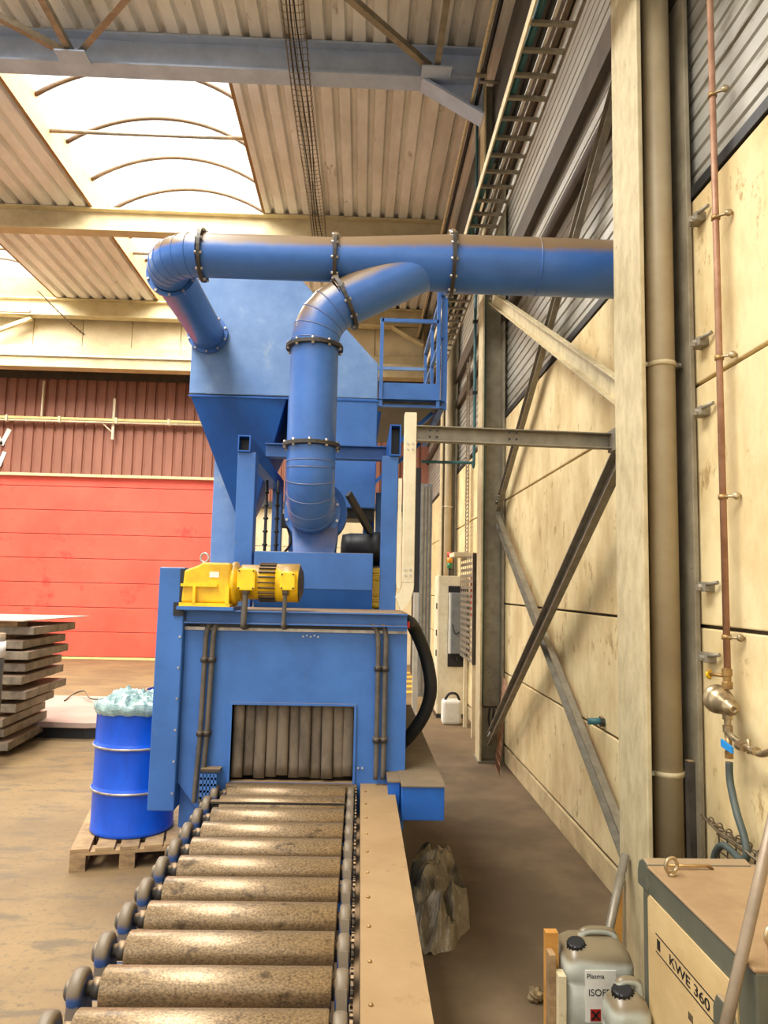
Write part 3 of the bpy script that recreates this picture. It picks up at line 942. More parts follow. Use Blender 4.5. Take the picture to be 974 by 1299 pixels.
# fat black suction hose on the right flank
MB().tube(bez([(.262, 4.1, 1.72), (.31, 4.25, 1.68), (.385, 4.3, 1.52), (.42, 4.3, 1.34), (.395, 4.32, 1.2), (.33, 4.35, 1.08), (.25, 4.4, .98)], 8), .037, 14).build('suction_hose', 'hoseblack', ma)
MB().cyl((.255, 4.05, 1.70), (.275, 4.05, 1.70), .02, n=10).build('red_plug', 'beacon_r', ma)
mb = MB().lathe([(.115, 0), (.13, .005), (.13, .03), (.115, .035)], (.10, 4.68, 1.9), (0, -1, 0), 24)
mb.torus((.10, 4.64, 1.9), (0, 1, 0), .085, .008, 20, 6).torus((.10, 4.64, 1.9), (0, 1, 0), .05, .006, 20, 6)
mb.build('fan_guard', 'yellow', ma)
MB().box(.04, .16, 4.68, 4.9, 1.764, 2.02).build('drive_motor', 'yellow', ma, bevel=.02)

# ================================================================== GEAR MOTOR
gm = thing('gear_motor', 'yellow gear motor with two terminal boxes on the machine roof', 'motor', (-.65, 4.0, 1.76))
MB().box(-.955, -.66, 3.88, 4.16, 1.764, 1.782).build('base_plate', 'blue', gm)
hs = MB().prism_y([(-.945, 1.80), (-.69, 1.80), (-.69, 2.015), (-.84, 2.015), (-.86, 2.0), (-.935, 1.97)], 3.93, 4.12).build('gearbox', 'yellow', gm, bevel=.012)
MB().box(-.95, -.685, 3.91, 4.14, 1.782, 1.80).build('foot', 'yellowcap', hs)
MB().box(-.88, -.866, 3.905, 3.94, 1.80, 1.885).box(-.71, -.69, 3.905, 3.94, 1.80, 1.885).box(-.945, -.755, 3.908, 3.94, 1.885, 1.9).build('rib', 'yellowcap', hs)
MB().box(-.80, -.75, 3.927, 3.931, 1.935, 1.965).build('name_plate', 'white', hs)
MB().torus((-.845, 4.0, 2.04), (.3, 1, 0), .024, .0065, 18, 6).build('lifting_eye', 'bolt', gm)
MB().lathe([(.06, 0), (.118, .0), (.118, .022), (.095, .03), (.095, .05)], (-.69, 4.03, 1.905), (1, 0, 0), 24).build('adapter_flange', 'yellow', gm)
st = MB().lathe([(.094, 0), (.094, .19)], (-.645, 4.03, 1.915), (1, 0, 0), 28).build('stator', 'yellow', gm)
mb = MB()
for k in range(22):
    a = 2 * math.pi * k / 22
    mb.bar(V(-.545, 4.03 + math.cos(a) * .098, 1.915 + math.sin(a) * .098), V(-.455, 4.03 + math.cos(a) * .098, 1.915 + math.sin(a) * .098), .006, .02, (0, math.cos(a), math.sin(a)))
mb.build('cooling_fins', 'darksteel', st)
MB().lathe([(.103, 0), (.105, .12), (.098, .125)], (-.455, 4.03, 1.915), (1, 0, 0), 28).build('fan_cover', 'yellow', gm)
MB().lathe([(.105, 0), (.097, .004), (.06, .02), (.02, .024)], (-.332, 4.03, 1.915), (1, 0, 0), 28).build('end_cap', 'darksteel', gm)
tb = [(-.65, -.555, 1.87, 1.985), (-.425, -.345, 1.875, 1.972)]
for xa, xb, za, zb in tb:
    c_ = .012
    t_ = MB().prism_y([(xa + c_, za), (xb - c_, za), (xb, za + c_), (xb, zb - c_), (xb - c_, zb), (xa + c_, zb), (xa, zb - c_), (xa, za + c_)], 3.90, 3.97).build('terminal_box', 'yellowcap', gm, bevel=.006)
    mb = MB()
    for q in (xa + .01, xb - .01):
        for z in (za + .012, zb - .012): mb.cyl((q, 3.894, z), (q, 3.90, z), .005, n=6)
    mb.build('box_screws', 'darksteel', t_)
for xx, rr in ((-.61, .016), (-.40, .0115)):
    MB().tube(bez([(xx + .004, 3.93, 1.88), (xx + .002, 3.925, 1.80), (xx, 3.92, 1.72), (xx, 3.93, 1.68), (xx + .02, 4.06, 1.685)], 6), rr, 10).build('power_cable', 'hose', gm)
    MB().cyl((xx + .004, 3.93, 1.85), (xx + .004, 3.93, 1.885), rr + .006, n=8).build('cable_gland', 'hose', gm)

# ================================================================== ROLLER CONVEYOR
cv = thing('roller_conveyor', 'roller conveyor of worn steel rollers feeding into the blue machine', 'conveyor', (-.36, 2.8, 0))
ys = [3.955 - .2049 * k for k in range(12)]
rz, rr = .815, .0545
ro_m = MB().lathe([(.02, -.305), (rr - .003, -.305), (rr, -.302), (rr, .302), (rr - .003, .305), (.02, .305)], (0, 0, 0), (1, 0, 0), 36).mesh('roller', 'roller')
sh_m = MB().cyl((-.395, 0, 0), (.365, 0, 0), .019, n=12).mesh('shaft', 'darksteel')
hub_m = MB().cyl((-.013, 0, 0), (.013, 0, 0), .027, n=14).mesh('hub', 'darksteel')
def pillow(name):
    mb = MB()
    mb.lathe([(.03, -.019), (.046, -.019), (.053, -.014), (.055, -.006), (.055, .006), (.053, .014), (.046, .019), (.03, .019)], (0, 0, 0), (1, 0, 0), 28)
    mb.hexa([(-.017, -.062, -.085), (.017, -.062, -.085), (.017, .062, -.085), (-.017, .062, -.085),
             (-.015, -.05, -.015), (.015, -.05, -.015), (.015, .05, -.015), (-.015, .05, -.015)])
    return mb.mesh(name, 'bearing_blue')
pb_m = pillow('bearing')
cap_m = MB().lathe([(.026, 0), (.026, .012), (.02, .017), (.006, .018)], (0, 0, 0), (-1, 0, 0), 18).mesh('bearing_cap', 'bearing')
foot_m = MB().box(-.022, .022, -.085, .085, -.10, -.085).mesh('bearing_foot', 'blue')
arm_m = MB().hexa([(-.017, -.10, -.085), (.017, -.10, -.085), (.017, -.055, -.085), (-.017, -.055, -.085),
                   (-.013, -.05, .03), (.013, -.05, .03), (.013, -.035, .03), (-.013, -.035, .03)]).mesh('bearing_shield', 'bearing_blue')
spr_m = MB()
for k in range(18):
    a = 2 * math.pi * k / 18
    spr_m.bar(V(-.004, .046 * math.cos(a), .046 * math.sin(a)), V(.004, .046 * math.cos(a), .046 * math.sin(a)), .009, .014, (0, math.cos(a), math.sin(a)))
spr_m.cyl((-.004, 0, 0), (.004, 0, 0), .045, n=24)
spr_m = spr_m.mesh('sprocket', 'darksteel')
for y in ys:
    o = inst('roller', ro_m, cv, (-.355 + .36, y - 2.8, rz))
    inst('shaft', sh_m, o, (0, 0, 0))
    inst('hub', hub_m, o, (-.319, 0, 0))
    inst('hub', hub_m, o, (.316, 0, 0))
    b = inst('bearing', pb_m, cv, (-.725 + .36, y - 2.8, rz - .005))
    inst('bearing_cap', cap_m, b, (-.019, 0, 0))
    inst('bearing_foot', foot_m, b, (0, 0, 0))
    b = inst('bearing', pb_m, cv, (-.022 + .36, y - 2.8, rz - .005))
    inst('bearing_shield', arm_m, b, (0, 0, 0))
    inst('bearing_foot', foot_m, b, (0, 0, 0))
    inst('sprocket', spr_m, cv, (.004 + .36, y - 2.8, rz))
MB().channel((-.73, 1.55, .66), (-.73, 3.99, .66), .06, .12, .008, (0, 0, 1)).build('side_rail', 'bluedark', cv)
MB().channel((.0, 1.55, .66), (.0, 3.99, .66), -.06, .12, .008, (0, 0, 1)).build('side_rail', 'bluedark', cv)
MB().box(-.70, -.05, 3.70, 3.74, .842, .852).build('gap_bar', 'darksteel', cv)
for y in (1.75, 3.4):
    for xx in (-.73, .0):
        MB().box(xx - .04, xx + .04, y - .04, y + .04, 0, .60).build('leg', 'bluedark', cv)
    MB().box(-.70, -.03, y - .03, y + .03, .54, .60).build('cross_member', 'bluedark', cv)
gd = MB().prism_y([(.026, .68), (.030, .68), (.030, .864), (.197, .864), (.197, .68), (.201, .68), (.201, .87), (.026, .87)], 1.58, 4.0).build('chain_guard', 'guard', cv)
mb = MB()
for k in range(11): mb.lathe([(.0065, 0), (.006, .004), (.002, .006)], (.052, 1.72 + k * .212, .87), (0, 0, 1), 10)
mb.build('guard_screws', 'brass', gd)
# punched blue bracket at the first left bearing
mb = MB()
for j in range(5):
    mb.box(-.80, -.715, 4.0 - .075, 4.0 - .065, .80 + j * .032, .812 + j * .032)
    mb.box(-.80 + j * .018, -.788 + j * .018, 4.0 - .075, 4.0 - .065, .80, .94)
mb.build('perforated_bracket', 'blue', cv)
MB().box(-.80, -.70, 3.92, 3.99, .935, .95).build('bracket_cap', 'darksteel', cv)

# ================================================================== ACCESS PLATFORM
pf = thing('access_platform', 'blue access platform with railing and ladder beside the separator', 'platform', (.45, 7.4, 3.7))
PY = 7.2
MB().box(.14, .75, PY, PY + .02, 3.79, 3.955).build('toe_board', 'blue', pf)
MB().channel((.12, PY, 3.745), (.77, PY, 3.745), .06, .085, .008, (0, 0, 1)).build('edge_beam', 'blue', pf)
MB().box(.12, .77, PY + .02, 9.2, 3.74, 3.77).build('deck_plate', 'darksteel', pf)
MB().channel((.77, PY, 3.745), (.77, 9.2, 3.745), .06, .085, .008, (0, 0, 1)).build('edge_beam', 'bluedark', pf)
for (xx, yy, z1) in ((.155, PY, 4.62), (.73, PY, 4.95), (.795, PY + .05, 4.98), (.76, 8.2, 4.9), (.76, 9.1, 4.9)):
    MB().bar((xx, yy, 3.7), (xx, yy, z1), .036 if xx != .795 else .06, .036, (0, 1, 0)).build('rail_post', 'blue', pf)
MB().bar((.155, PY, 4.60), (.73, PY, 4.60), .036).build('top_rail', 'blue', pf)
MB().bar((.10, PY, 4.10), (.60, PY, 4.10), .03).build('mid_rail', 'greyblue', pf)
MB().bar((.76, PY, 4.9), (.76, 9.1, 4.9), .036).build('top_rail', 'blue', pf)
MB().bar((.76, PY, 4.45), (.76, 9.1, 4.45), .03).build('mid_rail', 'blue', pf)
for yy in (7.4, 9.0):
    MB().bar((.15, yy, 3.70), (.10, yy, 3.30), .04).bar((.7, yy, 3.70), (.15, yy, 3.2), .04).build('knee_strut', 'bluedark', pf)

# ================================================================== CABLE SUPPORT ARM (cream trunking post + galvanised rail)
tk = thing('cable_trunking', 'cream upright cable trunking with curved foot on the machine roof', 'trunking', (.25, 3.98, 1.76))
MB().box(.222, .288, 3.955, 4.03, 1.93, 2.865).build('trunk', 'cream', tk, bevel=.004)
MB().box(.196, .214, 3.98, 4.01, 1.9, 2.5).build('back_strip', 'cream', tk)
a1 = arc((.16, 3.99, 1.93), .095, 0, -60, 6, (1, 0, 0), (0, 0, 1))
vs, fs = [], []
for i in range(7):
    a = math.radians(-62 * i / 6)
    for R_ in (.065, .128):
        for y in (3.955, 4.03):
            vs.append((.16 + R_ * math.cos(a), y, 1.93 + R_ * 1.35 * math.sin(a)))
for i in range(6):
    b = i * 4
    fs += [(b, b + 2, b + 6, b + 4), (b + 1, b + 5, b + 7, b + 3), (b, b + 4, b + 5, b + 1), (b + 2, b + 3, b + 7, b + 6)]
fs += [(0, 1, 3, 2), (24, 26, 27, 25)]
MB().add(vs, fs).build('bend', 'cream', tk)
mb = MB()
for z in (1.97, 2.0, 2.66, 2.69):
    for q in (.24, .268): mb.cyl((q, 3.95, z), (q, 3.956, z), .006, n=6)
mb.build('rivets', 'bolt', tk)
cr_ = thing('cable_rail', 'galvanised cable rail spanning from cream trunking to the near column', 'rail', (.84, 3.98, 2.7))
MB().channel((.288, 3.985, 2.752), (1.42, 3.985, 2.738), .06, .085, .005, (0, 0, 1)).build('channel', 'galv', cr_)
for xx in (.36, .40, .80, .84):
    for dz in (-.018, .018): MB().cyl((xx, 3.950, 2.748 + dz), (xx, 3.956, 2.748 + dz), .007, n=6).build('bolt', 'black', cr_)
MB().box(1.37, 1.45, 3.9, 4.02, 2.68, 2.80).build('end_plate', 'galv', cr_)

# ================================================================== CABLE LADDER, CONDUITS, TRAYS
cl = thing('cable_ladder', 'long cable ladder running under the roof along the wall', 'cable ladder', (1.1, 7, 5.3))
MB().box(.945, .957, 2.2, 11.6, 5.36, 5.44).build('side_rail', 'columnlight', cl)
MB().box(1.233, 1.245, 2.2, 11.6, 5.36, 5.44).build('side_rail', 'galv', cl)
rg = MB().box(-.14, .14, -.014, .014, -.012, .012).mesh('rung', 'galv')
for k in range(40):
    inst('rung', rg, cl, (-.005, 2.3 + k * .232 - 7, .085))
for y in (8.2,):
    MB().bar((.95, y, 5.35), (1.37, y, 5.35), .03, .03).build('bracket', 'darksteel', cl)
cab = [(1.0, 5.43, .028, 'teal', 'thick teal cable lying on the cable ladder beside its pale rail'),
       (1.06, 5.42, .014, 'hoseblack', 'thin black cable lying in the middle of the cable ladder'),
       (1.10, 5.42, .014, 'white', 'thin white cable lying in the cable ladder'),
       (1.16, 5.425, .02, 'wire', 'brown cable lying near the wall side of the cable ladder')]
for xx, z, r, mt, lab in cab:
    tag(MB().tube([(xx + .01 * math.sin(k * 1.3), 2.2 + k * .94, z) for k in range(11)], r, 8).build('ladder_cable', mt), lab, 'cable', 'cables on the ladder')
for k, (xx, z, r, mt, lab) in enumerate([(1.22, 7.86, .022, 'columnlight', 'pale conduit hung under the roof girders, outer of the pair'),
                                         (1.28, 7.86, .026, 'black', 'black conduit hung under the roof girders beside a pale one')]):
    c = thing('ceiling_conduit', lab, 'conduit', (xx, 10, z - r), 'conduits under the roof')
    MB().cyl((xx, 2.2, z), (xx, 18.2, z), r, n=10).build('pipe', mt, c)
    for y in (7.9, 12.2):
        MB().box(xx - r - .01, xx + r + .01, y - .03, y + .03, z - r - .008, z + r + .008).build('clip', 'galv', c)
MB_h = MB().cyl((1.25, 8.0, 7.83), (1.52, 8.0, 7.83), .02, n=8).build('conduit_hanger', 'galv')
tag(MB_h, 'short horizontal hanger bar between conduits and eaves beam', 'bracket')

# wire basket tray under the roof
wbk = thing('wire_basket_tray', 'dark wire mesh cable basket hanging below the near girder', 'cable tray', (-.87, 9, 7.88))
mb = MB()
for xx, z in ((-.98, 7.96), (-.98, 7.9), (-.92, 7.88), (-.86, 7.88), (-.80, 7.88), (-.75, 7.9), (-.75, 7.96)):
    mb.tube([(xx + .015 * math.sin(k * .9), 5.2 + k * .7, z + .012 * math.sin(k * 1.7)) for k in range(12)], .004, 5)
mb.build('long_wires', 'wire', wbk)
mb = MB()
for k in range(76):
    y = 5.22 + k * .101
    mb.tube([(-.985, y, 7.96), (-.98, y, 7.89), (-.93, y, 7.876), (-.80, y, 7.876), (-.75, y, 7.89), (-.745, y, 7.96)], .0035, 5)
mb.build('cross_wires', 'wire', wbk)
mb = MB()
for k in range(3): mb.tube([(-.92 + k * .05 + .02 * math.sin(j * 1.1 + k), 5.2 + j * .7, 7.895) for j in range(12)], .009, 6)
mb.build('cables', 'hoseblack', wbk)
for k, (x0, y0, z0, x1, y1, z1) in enumerate([(-7.5, 16.3, 7.9, -6.4, 17.9, 7.7)]):
    c = thing('hanging_cable_chain', 'slack wire chain hanging diagonally in front of the rear fascia', 'chain', (x0, y0, z1))
    MB().tube(bez([(x0, y0, 8.45), (-7.1, 16.9, 8.05), (-6.7, 17.4, 7.75), (x1, y1, 7.72)]), .012, 6).build('wire', 'wire', c)
    mb = MB()
    for p in bez([(x0, y0, 8.45), (-7.1, 16.9, 8.05), (-6.7, 17.4, 7.75), (x1, y1, 7.72)], 8):
        mb.torus(p, (1, 1, .2), .03, .006, 8, 4)
    mb.build('rings', 'wire', c)
# knee of the rear girder at far left
tag(MB().bar((-8.9, 17.0, 7.62), (-7.9, 17.0, 8.05), .1, .08).build('girder_knee', 'girdlight'), 'cream knee strut under the rear girder at the left edge', 'brace')
tag(MB().box(-9.4, -7.6, 16.2, 16.3, 7.9, 7.96).build('strip_light', 'white'), 'white strip light hung in front of the rear girder at left', 'light')

# pale tray on the red cladding
tr = thing('wall_conduit', 'pale yellow conduit run across the brick-red cladding', 'conduit', (-7, 18.25, 5.85))
MB().box(-14, -3.0, 18.2, 18.26, 5.90, 5.96).build('tray', 'paleyellow', tr)
MB().cyl((-14, 18.22, 5.86), (-3.0, 18.22, 5.86), .025, n=8).build('pipe', 'cream', tr)
for xx in (-8.9, -7.6, -6.2, -4.9):
    MB().box(xx - .03, xx + .03, 18.17, 18.3, 5.83, 5.98).build('saddle', 'cream', tr)
MB().box(-6.33, -6.27, 18.28, 18.33, 5.45, 6.5).build('post', 'cream', tr)
MB().bar((-6.55, 18.25, 5.84), (-6.3, 18.3, 5.62), .03).build('strut', 'cream', tr)
tag(MB().box(-8.12, -8.08, 18.3, 18.36, 5.99, 6.9).build('drop_conduit', 'cream'), 'thin pale vertical conduit on the left of the red cladding', 'conduit')

# ================================================================== COPPER LINE AND REGULATOR
cp = thing('copper_pipe', 'long thin copper pipe clipped vertically to the cream wall', 'pipe', (1.585, 3.155, 1.56))
MB().cyl((1.585, 3.155, 1.56), (1.585, 3.155, 4.98), .0145, n=12).build('pipe', 'copper', cp)
for z in (4.22, 3.62, 2.96, 2.33, 1.72):
    c = MB().cyl((1.585, 3.155, z - .01), (1.585, 3.155, z + .01), .02, n=12).build('clip', 'brass', cp)
    MB().cyl((1.585, 3.14, z), (1.638, 3.10, z), .006, n=8).lathe([(.016, 0), (.016, .01), (.006, .014)], (1.622, 3.11, z), (-.4, -.9, 0), 10).build('clip_stud', 'chrome', c)
rgl = thing('pressure_regulator', 'bulbous nickel pressure regulator with yellow tap below the copper pipe', 'regulator', (1.57, 3.13, 1.24))
MB().lathe([(.015, 0), (.022, .003), (.022, .03), (.017, .034), (.017, .055), (.022, .058), (.022, .085), (.015, .09)], (1.58, 3.15, 1.50), (0, 0, 1), 12, False).build('inlet_fitting', 'brass', rgl)
tp = MB().cyl((1.575, 3.165, 1.555), (1.54, 3.225, 1.555), .008, n=8).build('tap_stem', 'brass', rgl)
mb = MB()
for k in range(5):
    a = 2 * math.pi * k / 5
    mb.cyl((1.54, 3.225, 1.555), (1.54 + .02 * math.cos(a) * .4, 3.225 + .006, 1.555 + .022 * math.sin(a)), .008, n=6)
mb.lathe([(.018, 0), (.018, .012)], (1.54, 3.22, 1.555), (-.5, .86, 0), 10)
mb.build('tap_wheel', 'yellow', tp)
ax = (-.10, -.98, -.10)
MB().lathe([(.03, 0), (.056, .004), (.062, .014), (.062, .030), (.054, .034), (.056, .05), (.053, .075), (.046, .08), (.046, .10), (.040, .125), (.034, .15), (.034, .165), (.020, .172), (.016, .195), (.010, .197), (.009, .185)], (1.56, 3.215, 1.455), ax, 24).build('bulb', 'chrome', rgl)
MB().lathe([(.014, 0), (.014, .02), (.02, .022), (.02, .05), (.014, .052), (.014, .10)], (1.575, 3.145, 1.30), (0, 0, 1), 12, False).lathe([(.022, 0), (.022, .03)], (1.575, 3.145, 1.375), (0, 0, 1), 8, False).build('outlet_pipe', 'chrome', rgl)
bv = MB().tube(bez([(1.575, 3.145, 1.325), (1.55, 3.06, 1.32), (1.55, 2.96, 1.305), (1.555, 2.86, 1.295), (1.56, 2.79, 1.32), (1.565, 2.70, 1.37)]), .013, 10).build('side_branch', 'chrome', rgl)
MB().cyl((1.54, 2.99, 1.30), (1.54, 2.95, 1.30), .02, n=8, smooth=False).cyl((1.55, 2.9, 1.30), (1.55, 2.87, 1.30), .019, n=8, smooth=False).cyl((1.55, 2.93, 1.28), (1.55, 2.93, 1.335), .008, n=8).build('branch_nuts', 'chrome', bv)
hd = MB().hexa([(1.545, 3.15, 1.262), (1.555, 3.15, 1.262), (1.555, 3.06, 1.252), (1.545, 3.06, 1.252), (1.545, 3.15, 1.292), (1.555, 3.15, 1.292), (1.555, 3.06, 1.277), (1.545, 3.06, 1.277)]).build('valve_handle', 'bluetag', rgl)
MB().cyl((1.575, 3.14, 1.30), (1.575, 3.14, 1.22), .013, n=10).cyl((1.575, 3.14, 1.215), (1.575, 3.14, 1.245), .019, n=6, smooth=False).cyl((1.575, 3.14, 1.17), (1.575, 3.14, 1.2), .015, n=6, smooth=False).build('hose_tail', 'brass', rgl)
tag(MB().tube(bez([(1.575, 3.14, 1.20), (1.572, 3.13, 1.12), (1.56, 3.06, 1.02), (1.55, 2.985, .945), (1.545, 2.96, .885), (1.545, 3.0, .85), (1.55, 3.08, .855), (1.55, 3.16, .855), (1.55, 3.23, .80), (1.55, 3.26, .70), (1.55, 3.26, .5)], 8), .015, 12).build('air_hose', 'hosegreen'),
    'grey-green rubber hose looping down from the regulator', 'hose')
wm = thing('wire_mesh_tray', 'bent wire mesh tray leaning on the wall below the regulator', 'mesh', (1.58, 3.05, .55))
mb = MB()
mb.tube([(1.58, 3.36, .905), (1.575, 3.2, .885), (1.57, 3.02, .90), (1.56, 2.86, .905)], .005, 6).tube([(1.55, 3.36, .92), (1.545, 3.2, .90), (1.54, 3.02, .905), (1.53, 2.84, .90)], .005, 6)
for k in range(7):
    y = 3.34 - k * .075
    mb.tube([(1.545, y, .91), (1.60, y, .895), (1.62, y, .86), (1.62, y, .55)], .004, 5)
for k in range(5):
    mb.tube([(1.62, 3.36, .84 - k * .07), (1.62, 2.86, .84 - k * .07)], .004, 5)
mb.build('mesh_wires', 'wire', wm)
for k in range(6): MB().torus((1.565, 3.30 - k * .08, .915), (.2, 1, 0), .012, .004, 10, 5).build('mesh_hook', 'wire', wm)
order = ['highest', 'second highest', 'middle', 'second lowest', 'lowest']
for k, z in enumerate((3.74, 3.11, 2.77, 1.935, 1.61)):
    c = thing('wall_clamp', order[k] + ' of five steel wall clamps left of the copper pipe', 'clamp', (1.62, 3.4, z - .03), 'steel wall clamps')
    MB().box(1.59, 1.64, 3.36, 3.44, z - .02, z + .025).build('plate', 'galv', c, bevel=.004)
    MB().cyl((1.575, 3.40, z), (1.592, 3.40, z), .016, n=6, smooth=False).build('nut', 'bolt', c)
    MB().cyl((1.60, 3.37, z + .012), (1.625, 3.30, z + .022), .009, n=8).build('stud', 'galv', c)
pp = thing('pipe_stub', 'short teal pipe stub with collar poking from the cream wall behind the bracing', 'pipe', (1.6, 4.95, 1.02))
MB().cyl((1.66, 4.93, 1.05), (1.53, 4.93, 1.05), .022, n=12).build('stub', 'teal', pp)
MB().cyl((1.63, 4.93, 1.05), (1.61, 4.93, 1.05), .035, n=8, smooth=False).build('collar', 'darksteel', pp)

# ================================================================== FAR END OF THE AISLE
cbx = thing('control_cabinet', 'cream control cabinet standing at the far end of the aisle', 'cabinet', (1.4, 11.3, 0))
MB().box(1.18, 1.62, 11.1, 11.6, .06, 2.1).build('body', 'cream', cbx, bevel=.008)
MB().box(1.17, 1.63, 11.08, 11.62, 0, .06).build('plinth', 'darksteel', cbx)
MB().box(1.17, 1.182, 11.12, 11.58, .1, 2.06).build('side_door', 'cream', cbx)
mb = MB()
for z in (.9, 1.2, 1.6): mb.box(1.155, 1.172, 11.14, 11.18, z, z + .09)
mb.build('latches', 'darksteel', cbx)
MB().box(1.33, 1.62, 11.085, 11.1, .75, 1.95).build('door_recess', 'black', cbx)
MB().box(1.36, 1.6, 10.98, 11.085, .95, 1.85).build('drive_unit', 'grey', cbx, bevel=.01)
MB().box(1.335, 1.36, 10.99, 11.085, .95, 1.85).build('drive_fin', 'white', cbx)
MB().tube(bez([(1.45, 11.05, .95), (1.47, 11.0, .85), (1.55, 11.02, .82), (1.58, 11.05, .95)]), .014, 8).build('loose_cables', 'hoseblack', cbx)
MB().tube(bez([(1.38, 10.99, 1.4), (1.42, 10.95, 1.25), (1.5, 10.96, 1.28)]), .008, 6).build('loose_cable', 'hoseblack', cbx)
bc = thing('signal_tower', 'red amber green signal tower on top of the control cabinet', 'signal light', (1.37, 11.3, 2.1))
MB().cyl((1.37, 11.3, 2.1), (1.37, 11.3, 2.22), .02, n=10).build('stem', 'black', bc)
for k, mt in enumerate(('beacon_g', 'beacon_y', 'beacon_r')):
    MB().cyl((1.37, 11.3, 2.22 + k * .085), (1.37, 11.3, 2.30 + k * .085), .042, n=14).build('lens', mt, bc)
pc = thing('perforated_tray', 'perforated vertical cable tray with red cables in front of the cabinet', 'cable tray', (1.52, 10.2, .9))
mb = MB()
for k in range(7): mb.box(1.47, 1.474, 9.62 + k * .19, 9.66 + k * .19, .95, 2.36)
for k in range(18): mb.box(1.47, 1.474, 9.66, 10.80, .95 + k * .08, .99 + k * .08)
mb.build('perforated_plate', 'galv', pc)
MB().box(1.47, 1.62, 9.6, 9.62, .93, 2.38).build('edge', 'darksteel', pc)
MB().box(1.3, 1.6, 10.2, 10.8, 2.36, 2.42).build('top_shelf', 'cream', pc)
for k in range(3):
    MB().tube(bez([(1.52 + k * .02, 9.75 + k * .06, 2.35), (1.5, 9.7 + k * .07, 2.1), (1.49, 9.72 + k * .06, 1.7), (1.5, 9.75 + k * .05, 1.5)]), .014, 6).build('red_cable', 'beacon_r' if k < 2 else 'hoseblack', pc)
for yy in (9.65, 10.4):
    MB().bar((1.5, yy, 0), (1.5, yy, .95), .05).build('leg', 'cream', pc)
vt = thing('vertical_wire_tray', 'narrow vertical cable tray climbing the wall above the control cabinet', 'cable tray', (1.6, 10.9, 2.4))
mb = MB().box(1.56, 1.575, 10.72, 10.735, 2.42, 5.4).box(1.56, 1.575, 11.0, 11.015, 2.42, 5.4)
for k in range(50): mb.box(1.56, 1.572, 10.735, 11.0, 2.45 + k * .058, 2.473 + k * .058)
mb.build('tray', 'galv', vt)
tg = thing('teal_pipe', 'teal pipe dropping beside the far column and bending left', 'pipe', (1.2, 8.72, 3.4))
MB().tube(bez([(1.34, 8.75, 7.8), (1.34, 8.75, 5.2), (1.34, 8.75, 3.52), (1.32, 8.75, 3.44), (1.24, 8.75, 3.43), (.7, 8.75, 3.43)], 6), .018, 10).build('pipe', 'teal', tg)
for z in (5.2, 4.3): MB().box(1.31, 1.37, 8.72, 8.78, z - .015, z + .015).build('clip', 'black', tg)
tag(MB().tube([(1.398, 8.38, .62), (1.398, 8.38, 7.2)], .014, 8).build('column_conduit', 'teal'), 'dark teal conduit running up inside the far column', 'conduit')
ck = thing('conduit_tail', 'loose cable tails hanging from the far column conduit', 'cable', (1.5, 8.4, .3))
MB().tube([(1.398, 8.38, .62), (1.42, 8.36, .60), (1.56, 8.36, .60)], .012, 6).build('elbow', 'darksteel', ck)
for k in range(2): MB().tube(bez([(1.48 + k * .05, 8.35, .6), (1.47 + k * .05, 8.34, .45), (1.5 + k * .05, 8.35, .3)]), .010, 6).build('tail', 'hoseblack', ck)
fm = thing('mesh_panel', 'rusty wire mesh panel leaning behind the far column foot', 'mesh', (1.58, 7.9, 0))
mb = MB()
for k in range(9):
    mb.tube([(1.47 + .006 * k, 7.72 + k * .06, 0), (1.56 + .006 * k, 7.76 + k * .06, .95)], .003, 5)
for k in range(10):
    mb.tube([(1.47 + .009 * k, 7.72, .01 + k * .1), (1.515 + .009 * k, 8.20, .01 + k * .1)], .003, 5)
mb.build('wires', 'copper', fm)
tl = thing('tall_locker', 'tall grey ribbed locker far back beside the aisle', 'locker', (1.13, 13.3, 0))
MB().box(1.06, 1.27, 13.2, 13.8, 0, 3.8).build('body', 'grey', tl)
MB().box(.96, 1.06, 13.25, 13.8, .35, 4.1).build('dark_side', 'black', tl)
for k in range(3): MB().box(1.08 + k * .06, 1.11 + k * .06, 13.18, 13.2, .05, 3.75).build('rib', 'galv', tl)
wcn = thing('white_canister', 'small white plastic canister on the floor before the control cabinet', 'canister', (1.34, 10.62, 0))
MB().box(1.20, 1.47, 10.52, 10.75, 0, .34).build('body', 'white', wcn, bevel=.04)
MB().tube(bez([(1.24, 10.6, .33), (1.30, 10.6, .42), (1.40, 10.6, .42), (1.45, 10.6, .33)]), .018, 8).build('handle', 'hoseblack', wcn)
fmk = thing('floor_marking', 'worn yellow hazard stripes painted on the floor at the aisle end', 'floor marking', (1.15, 14.5, 0))
for k in range(5):
    MB().hexa([(.88, 13.6 + k * .75, 0), (1.3, 13.75 + k * .75, 0), (1.3, 14.05 + k * .75, 0), (.88, 13.9 + k * .75, 0),
               (.88, 13.6 + k * .75, .003), (1.3, 13.75 + k * .75, .003), (1.3, 14.05 + k * .75, .003), (.88, 13.9 + k * .75, .003)]).build('stripe', 'floormark', fmk)
sp_ = thing('white_post', 'slim white guard post seen past the suction hose', 'post', (.72, 9.2, 0))
MB().box(.67, .73, 9.17, 9.23, 0, 1.85).build('upright', 'white', sp_)
MB().box(.62, .78, 9.12, 9.28, 0, .02).build('foot', 'galv', sp_)

